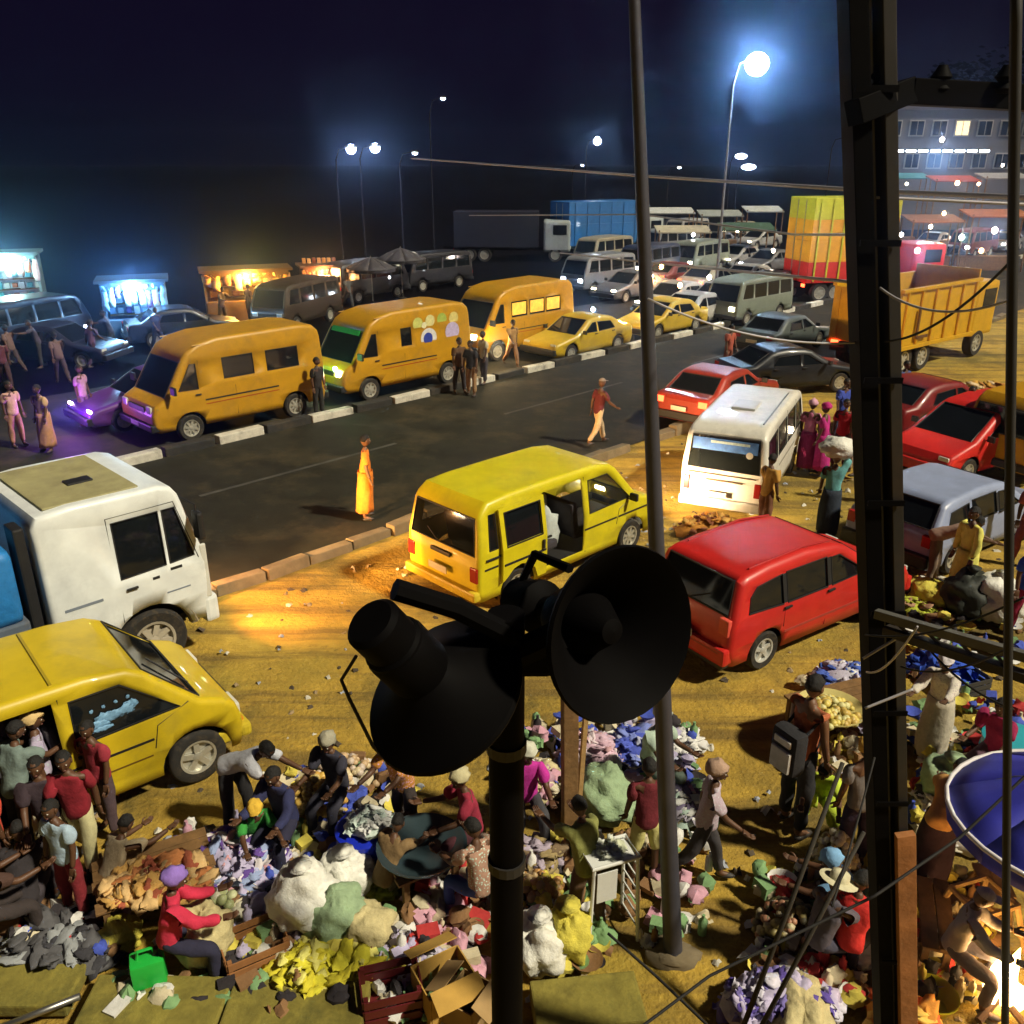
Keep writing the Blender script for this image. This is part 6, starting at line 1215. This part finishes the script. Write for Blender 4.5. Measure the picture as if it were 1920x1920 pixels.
stalls = [(1660, 1740, 330, 75, 'teal roofed stall at the upper right', (.05, .22, .26)), (1745, 1830, 335, 72, 'red roofed stall at the upper right', (.34, .05, .03)), (1838, 1925, 330, 72, 'grey roofed stall at the upper right edge', (.3, .3, .3)), (1210, 1300, 395, 75, 'white roofed stall left of the box lorry', (.55, .58, .58)), (1310, 1390, 400, 72, 'grey roofed stall behind the traffic', (.32, .36, .36)), (1395, 1465, 392, 78, 'pale roofed stall beside the box lorry', (.50, .54, .52)), (1700, 1800, 410, 60, 'brown roofed stall behind the tipper lorry', (.25, .12, .06)), (1810, 1925, 400, 60, 'rust roofed stall at the right edge', (.40, .14, .05)), (1230, 1330, 430, 66, 'cream roofed stall in the middle of the traffic', (.5, .46, .34)), (1350, 1450, 425, 62, 'dark green roofed stall in the middle of the traffic', (.06, .12, .08))]
for x0, x1, y, Y, lab, col in stalls: awning(x0, x1, y, Y, lab, M('stall_roof_%s' % lab.split()[0] + str(x0), col, .7, var=.3, scale=2))
def bulb(x, y, Y, label, col, es, energy=0, r_=.12):
    r_ *= .5; p = D(x, y, Y); o = MB().blob((0, 0, 0), (r_, r_, r_ * 1.2), 1, 0, nu=12, nv=8).build('bulb', M('bulb_%02d%02d%02d_%d' % (col[0] * 99, col[1] * 99, col[2] * 99, es), (1, 1, 1), .3, emit=es, ecol=col), smooth=180, loc=p); tag(o, label, 'lamp', 'bare bulbs')
    if energy: lamp('bulb_light', 'POINT', (p.x, p.y - .35, p.z), energy, col, shadow_soft_size=.15)
for a in [(1766, 262, 74, 'pinkish bulb above the red roofed stall', (1, .7, .6), 60, 200, .3), (1795, 343, 68, 'orange bulb under the red roofed stall', (1, .45, .2), 50, 260, .28), (1803, 445, 50, 'yellow green bulb right of the utility pole', (.95, 1, .6), 60, 220, .24), (1865, 432, 50, 'pink white bulb at the right near the hanging cable', (1, .75, .7), 70, 260, .28), (1720, 470, 42, 'blue white bulb above the tipper lorry', (.8, .85, 1), 60, 220, .2), (1222, 518, 40, 'orange white bulb beside the thin metal pole', (1, .7, .45), 40, 0, .14), (1385, 550, 41, 'blue white bulb among the traffic', (.8, .85, 1), 50, 90, .16), (1112, 580, 38, 'white blue bulb left of the thin metal pole', (.7, .9, 1), 50, 110, .16), (605, 523, 45, 'small white bulb on the dark stall at the left', (1, 1, 1), 20, 0, .1), (730, 520, 44, 'small white bulb by the dark parasols', (.9, .95, 1), 20, 0, .1)]: bulb(*a)
WARM = [(1240, 500, 46, (1, .45, .12)), (1275, 535, 41, (1, .5, .2)), (1205, 585, 37, (1, .6, .3)), (1330, 520, 43, (1, .85, .7)), (1660, 300, 80, (.8, .95, 1)), (1700, 345, 76, (1, .8, .5)), (1835, 345, 70, (1, .5, .25)), (1880, 310, 82, (1, .85, .7)), (1770, 400, 58, (1, .45, .2)), (1900, 395, 58, (1, .5, .25)), (1745, 425, 54, (1, .7, .4)), (1840, 470, 46, (1, .4, .15)), (1905, 450, 48, (1, .6, .4)), (1690, 440, 52, (1, .9, .8)), (1450, 470, 52, (1, .8, .6)), (1300, 440, 60, (.9, .95, 1))]
ORD = ('first', 'second', 'third', 'fourth', 'fifth', 'sixth', 'seventh', 'eighth', 'ninth', 'tenth', 'eleventh', 'twelfth', 'thirteenth', 'fourteenth', 'fifteenth', 'sixteenth')
for i, (x_, y_, Y_, c_) in enumerate(sorted(WARM)): bulb(x_, y_, Y_, '%s far bulb, %s small lamp counted rightwards from the thin metal pole' % ('warm' if c_[2] < .5 else 'white', ORD[i]), c_, 45, 130 if (x_ in (1240, 1770, 1840)) else 0, .2)
# lit kiosks at the left
def kiosk(x0, x1, y0, y1, Y, label, frame, inner, col, energy, es, goods):
    a = D(x0, y0, Y); b = D(x1, y1, Y); W = b.x - a.x; H = max(1.8, a.z); z0 = max(0.0, b.z); t = thing('kiosk', label, 'kiosk', ((a.x + b.x) / 2, Y, 0), R(20), 'lit kiosks'); fm = M('kiosk_' + label.split()[0], tuple(q * .28 for q in frame), .6, var=.25)  # frame colours scaled down so the outside looks unlit
    MB().box((0, 1.2, H / 2), (W, .08, H)).build('back_wall', M('kiosk_in_' + label.split()[0], inner, .8, var=.3, scale=3), t)
    for sx in (1, -1): MB().box((sx * W / 2, .55, H / 2), (.10, 1.3, H)).build('side_wall', fm, t)
    MB().box((0, .5, H + .06), (W + .4, 1.9, .12)).build('roof', fm, t); MB().box((0, 0, .45), (W, .5, .9)).build('counter', fm, t); MB().box((0, -.12, H - .18), (W, .08, .32)).build('fascia', fm, t)
    rd = random.Random(x0)
    for k in range(3):
        MB().box((0, 1.0, .95 + k * .45), (W * .9, .35, .04)).build('shelf', WOOD, t)
        for j in range(7):
            MB().box((-W * .40 + j * W * .133, .95, 1.13 + k * .45), (W * .09, .2, rd.uniform(.18, .32)), ch=.02).build('ware', M('ware_%d_%d' % (x0, j % 4), goods[j % len(goods)], .5), t)
    MB().tube([(-.4, .4, H - .12), (.4, .4, H - .12)], .04, 8).build('tube_lamp', M('kiosk_tube_%d' % x0, (1, 1, 1), .3, emit=es, ecol=col), t); lamp('kiosk_light', 'POINT', (0, -.5, H - .15), energy, col, t, shadow_soft_size=.3)  # point light added in front of the counter to brighten the hanging cloth
    for j in range(9):
        x = -W * .48 + j * W * .12 + rd.uniform(-.05, .05); l_ = rd.uniform(.4, 1.1); MB().add([(x + rd.uniform(-.03, .03) + sx * W * .05, -.16 + .05 * math.sin(i * 2 + j + sx), H - .1 - l_ * i / 4) for i in range(5) for sx in (-1, 0, 1)], [(i * 3 + c_, i * 3 + c_ + 1, i * 3 + c_ + 4, i * 3 + c_ + 3) for i in range(4) for c_ in (0, 1)]).build('hanging_cloth', cloth(goods[j % len(goods)], .25), t, smooth=180).modifiers.new('t', 'SOLIDIFY').thickness = .01
kiosk(-40, 78, 478, 575, 40, 'turquoise lit kiosk at the far left edge', (.30, .50, .50), (.5, .6, .6), (.55, 1, .95), 900, 90, [(.6, .6, .6), (.1, .4, .4), (.7, .7, .6), (.5, .15, .05)])
kiosk(192, 318, 528, 640, 36, 'blue lit kiosk behind the leftmost amber bus', (.15, .30, .50), (.2, .35, .6), (.30, .62, 1), 1000, 90, [(.2, .4, .7), (.5, .7, .9), (.08, .05, .3), (.7, .8, .9)])
kiosk(385, 545, 508, 600, 41, 'orange lit kiosk hung with amber cloth', (.45, .22, .03), (.6, .3, .05), (1, .50, .10), 1000, 40, [(.7, .4, .05), (.8, .5, .1), (.3, .1, .02), (.75, .6, .2)])
kiosk(570, 645, 518, 585, 46, 'small orange red kiosk right of the amber cloth kiosk', (.40, .14, .03), (.5, .16, .05), (1, .40, .12), 500, 30, [(.6, .25, .05), (.7, .35, .1), (.25, .06, .02)])
parasol(G(700, 575), 'dark closed market parasol behind the stickered bus', M('parasol_dark', (.05, .045, .05), .7), 1.2, 2.4); parasol(G(755, 560), 'dark parasol right of the first dark parasol', M('parasol_dark', (.05, .045, .05), .7), 1.3, 2.6)
sedan('dark violet car in front of the kiosks at the left', G(120, 680), 100, paint('car_dark_left', (.015, .015, .035)), group='cars in the motor park')
sedan('black car between the blue kiosk and the orange kiosk', G(350, 640), 60, paint('car_black', (.012, .014, .02), .1), group='cars in the motor park')
for x_, y_, az_, lab_, col_ in ((60, 655, 30, 'dark blue van at the far left edge by the turquoise kiosk', (.03, .04, .10)), (690, 560, 40, 'dark grey van behind the stickered bus', (.07, .07, .08)), (810, 540, 225, 'charcoal van behind the glowing bus', (.05, .05, .06)), (560, 610, 200, 'dark brown van behind the leftmost amber bus', (.10, .06, .03))):
    o = copy_tree(protoV); o.location = G(x_, y_); o.rotation_euler = (0, 0, rz(az_)); tag(o, lab_, 'van', 'vans in the motor park')
    for ch in o.children:
        if ch.name.split('.')[0] == 'body': set_mat(ch, paint('dark_' + lab_.split()[1], tuple(k * .3 for k in col_)))  # van paint scaled down; the dark of the unlit park is in it
        if ch.name.split('.')[0] in ('headlight', 'tail_light'): set_mat(ch, TAIL if 'tail' in ch.name else HLAMP)
for a in [(62, 578, 38, 'orange bulb in front of the turquoise kiosk', (1, .35, .08), 40, 90, .2), (112, 575, 37, 'violet bulb right of the orange one at the far left', (.35, .15, 1), 60, 160, .2), (40, 602, 36, 'white bulb low at the far left edge', (.9, .95, 1), 40, 0, .16), (160, 612, 35, 'small white bulb left of the blue kiosk', (.9, .9, 1), 30, 0, .1), (365, 582, 37, 'small white bulb left of the orange kiosk', (.9, .95, 1), 20, 0, .1), (505, 575, 40, 'warm white bulb under the orange kiosk roof', (1, .8, .55), 30, 0, .14)]: bulb(*a)
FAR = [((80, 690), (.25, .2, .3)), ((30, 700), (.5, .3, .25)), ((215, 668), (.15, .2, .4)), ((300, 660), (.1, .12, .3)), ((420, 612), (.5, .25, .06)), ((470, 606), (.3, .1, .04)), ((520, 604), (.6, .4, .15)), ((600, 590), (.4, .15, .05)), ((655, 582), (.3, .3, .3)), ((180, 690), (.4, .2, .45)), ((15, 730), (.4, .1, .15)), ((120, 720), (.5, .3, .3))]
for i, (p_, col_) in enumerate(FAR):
    col_ = tuple(k * .3 for k in col_); person(p_, random.uniform(0, 360), ('far off person in %s clothes, number %s from the left, by the lit kiosks' % (('violet grey', 'salmon', 'slate blue', 'navy', 'amber', 'brown', 'ochre', 'rust', 'grey', 'plum', 'crimson', 'dusty pink')[i], ('third', 'second', 'seventh', 'eighth', 'ninth', 'tenth', 'eleventh', 'twelfth', 'thirteenth', 'sixth', 'first', 'fifth')[i])), random.choice(('stand', 'walk', 'reach')), top=col_, bottom=tuple(k * .4 for k in col_), group='people by the lit kiosks')  # clothes darkened in colour to offset the even sun

# ================================================================== HAZE
def haze():
    mb = MB().box((0, 365, 13.5), (1600, 860, 29)); m = bpy.data.materials.new('haze'); m.use_nodes = True; N = m.node_tree.nodes; N.clear(); o = N.new('ShaderNodeOutputMaterial'); v = N.new('ShaderNodeVolumePrincipled')
    v.inputs['Color'].default_value = (.36, .56, 1, 1); v.inputs['Density'].default_value = .0015; v.inputs['Anisotropy'].default_value = .95; m.node_tree.links.new(v.outputs[0], o.inputs['Volume'])
    h = mb.build('haze', m); tag(h, 'thin bluish night haze around the lamps', 'haze', kind='stuff')  # volume added and tuned to give the lamps their halos
haze()
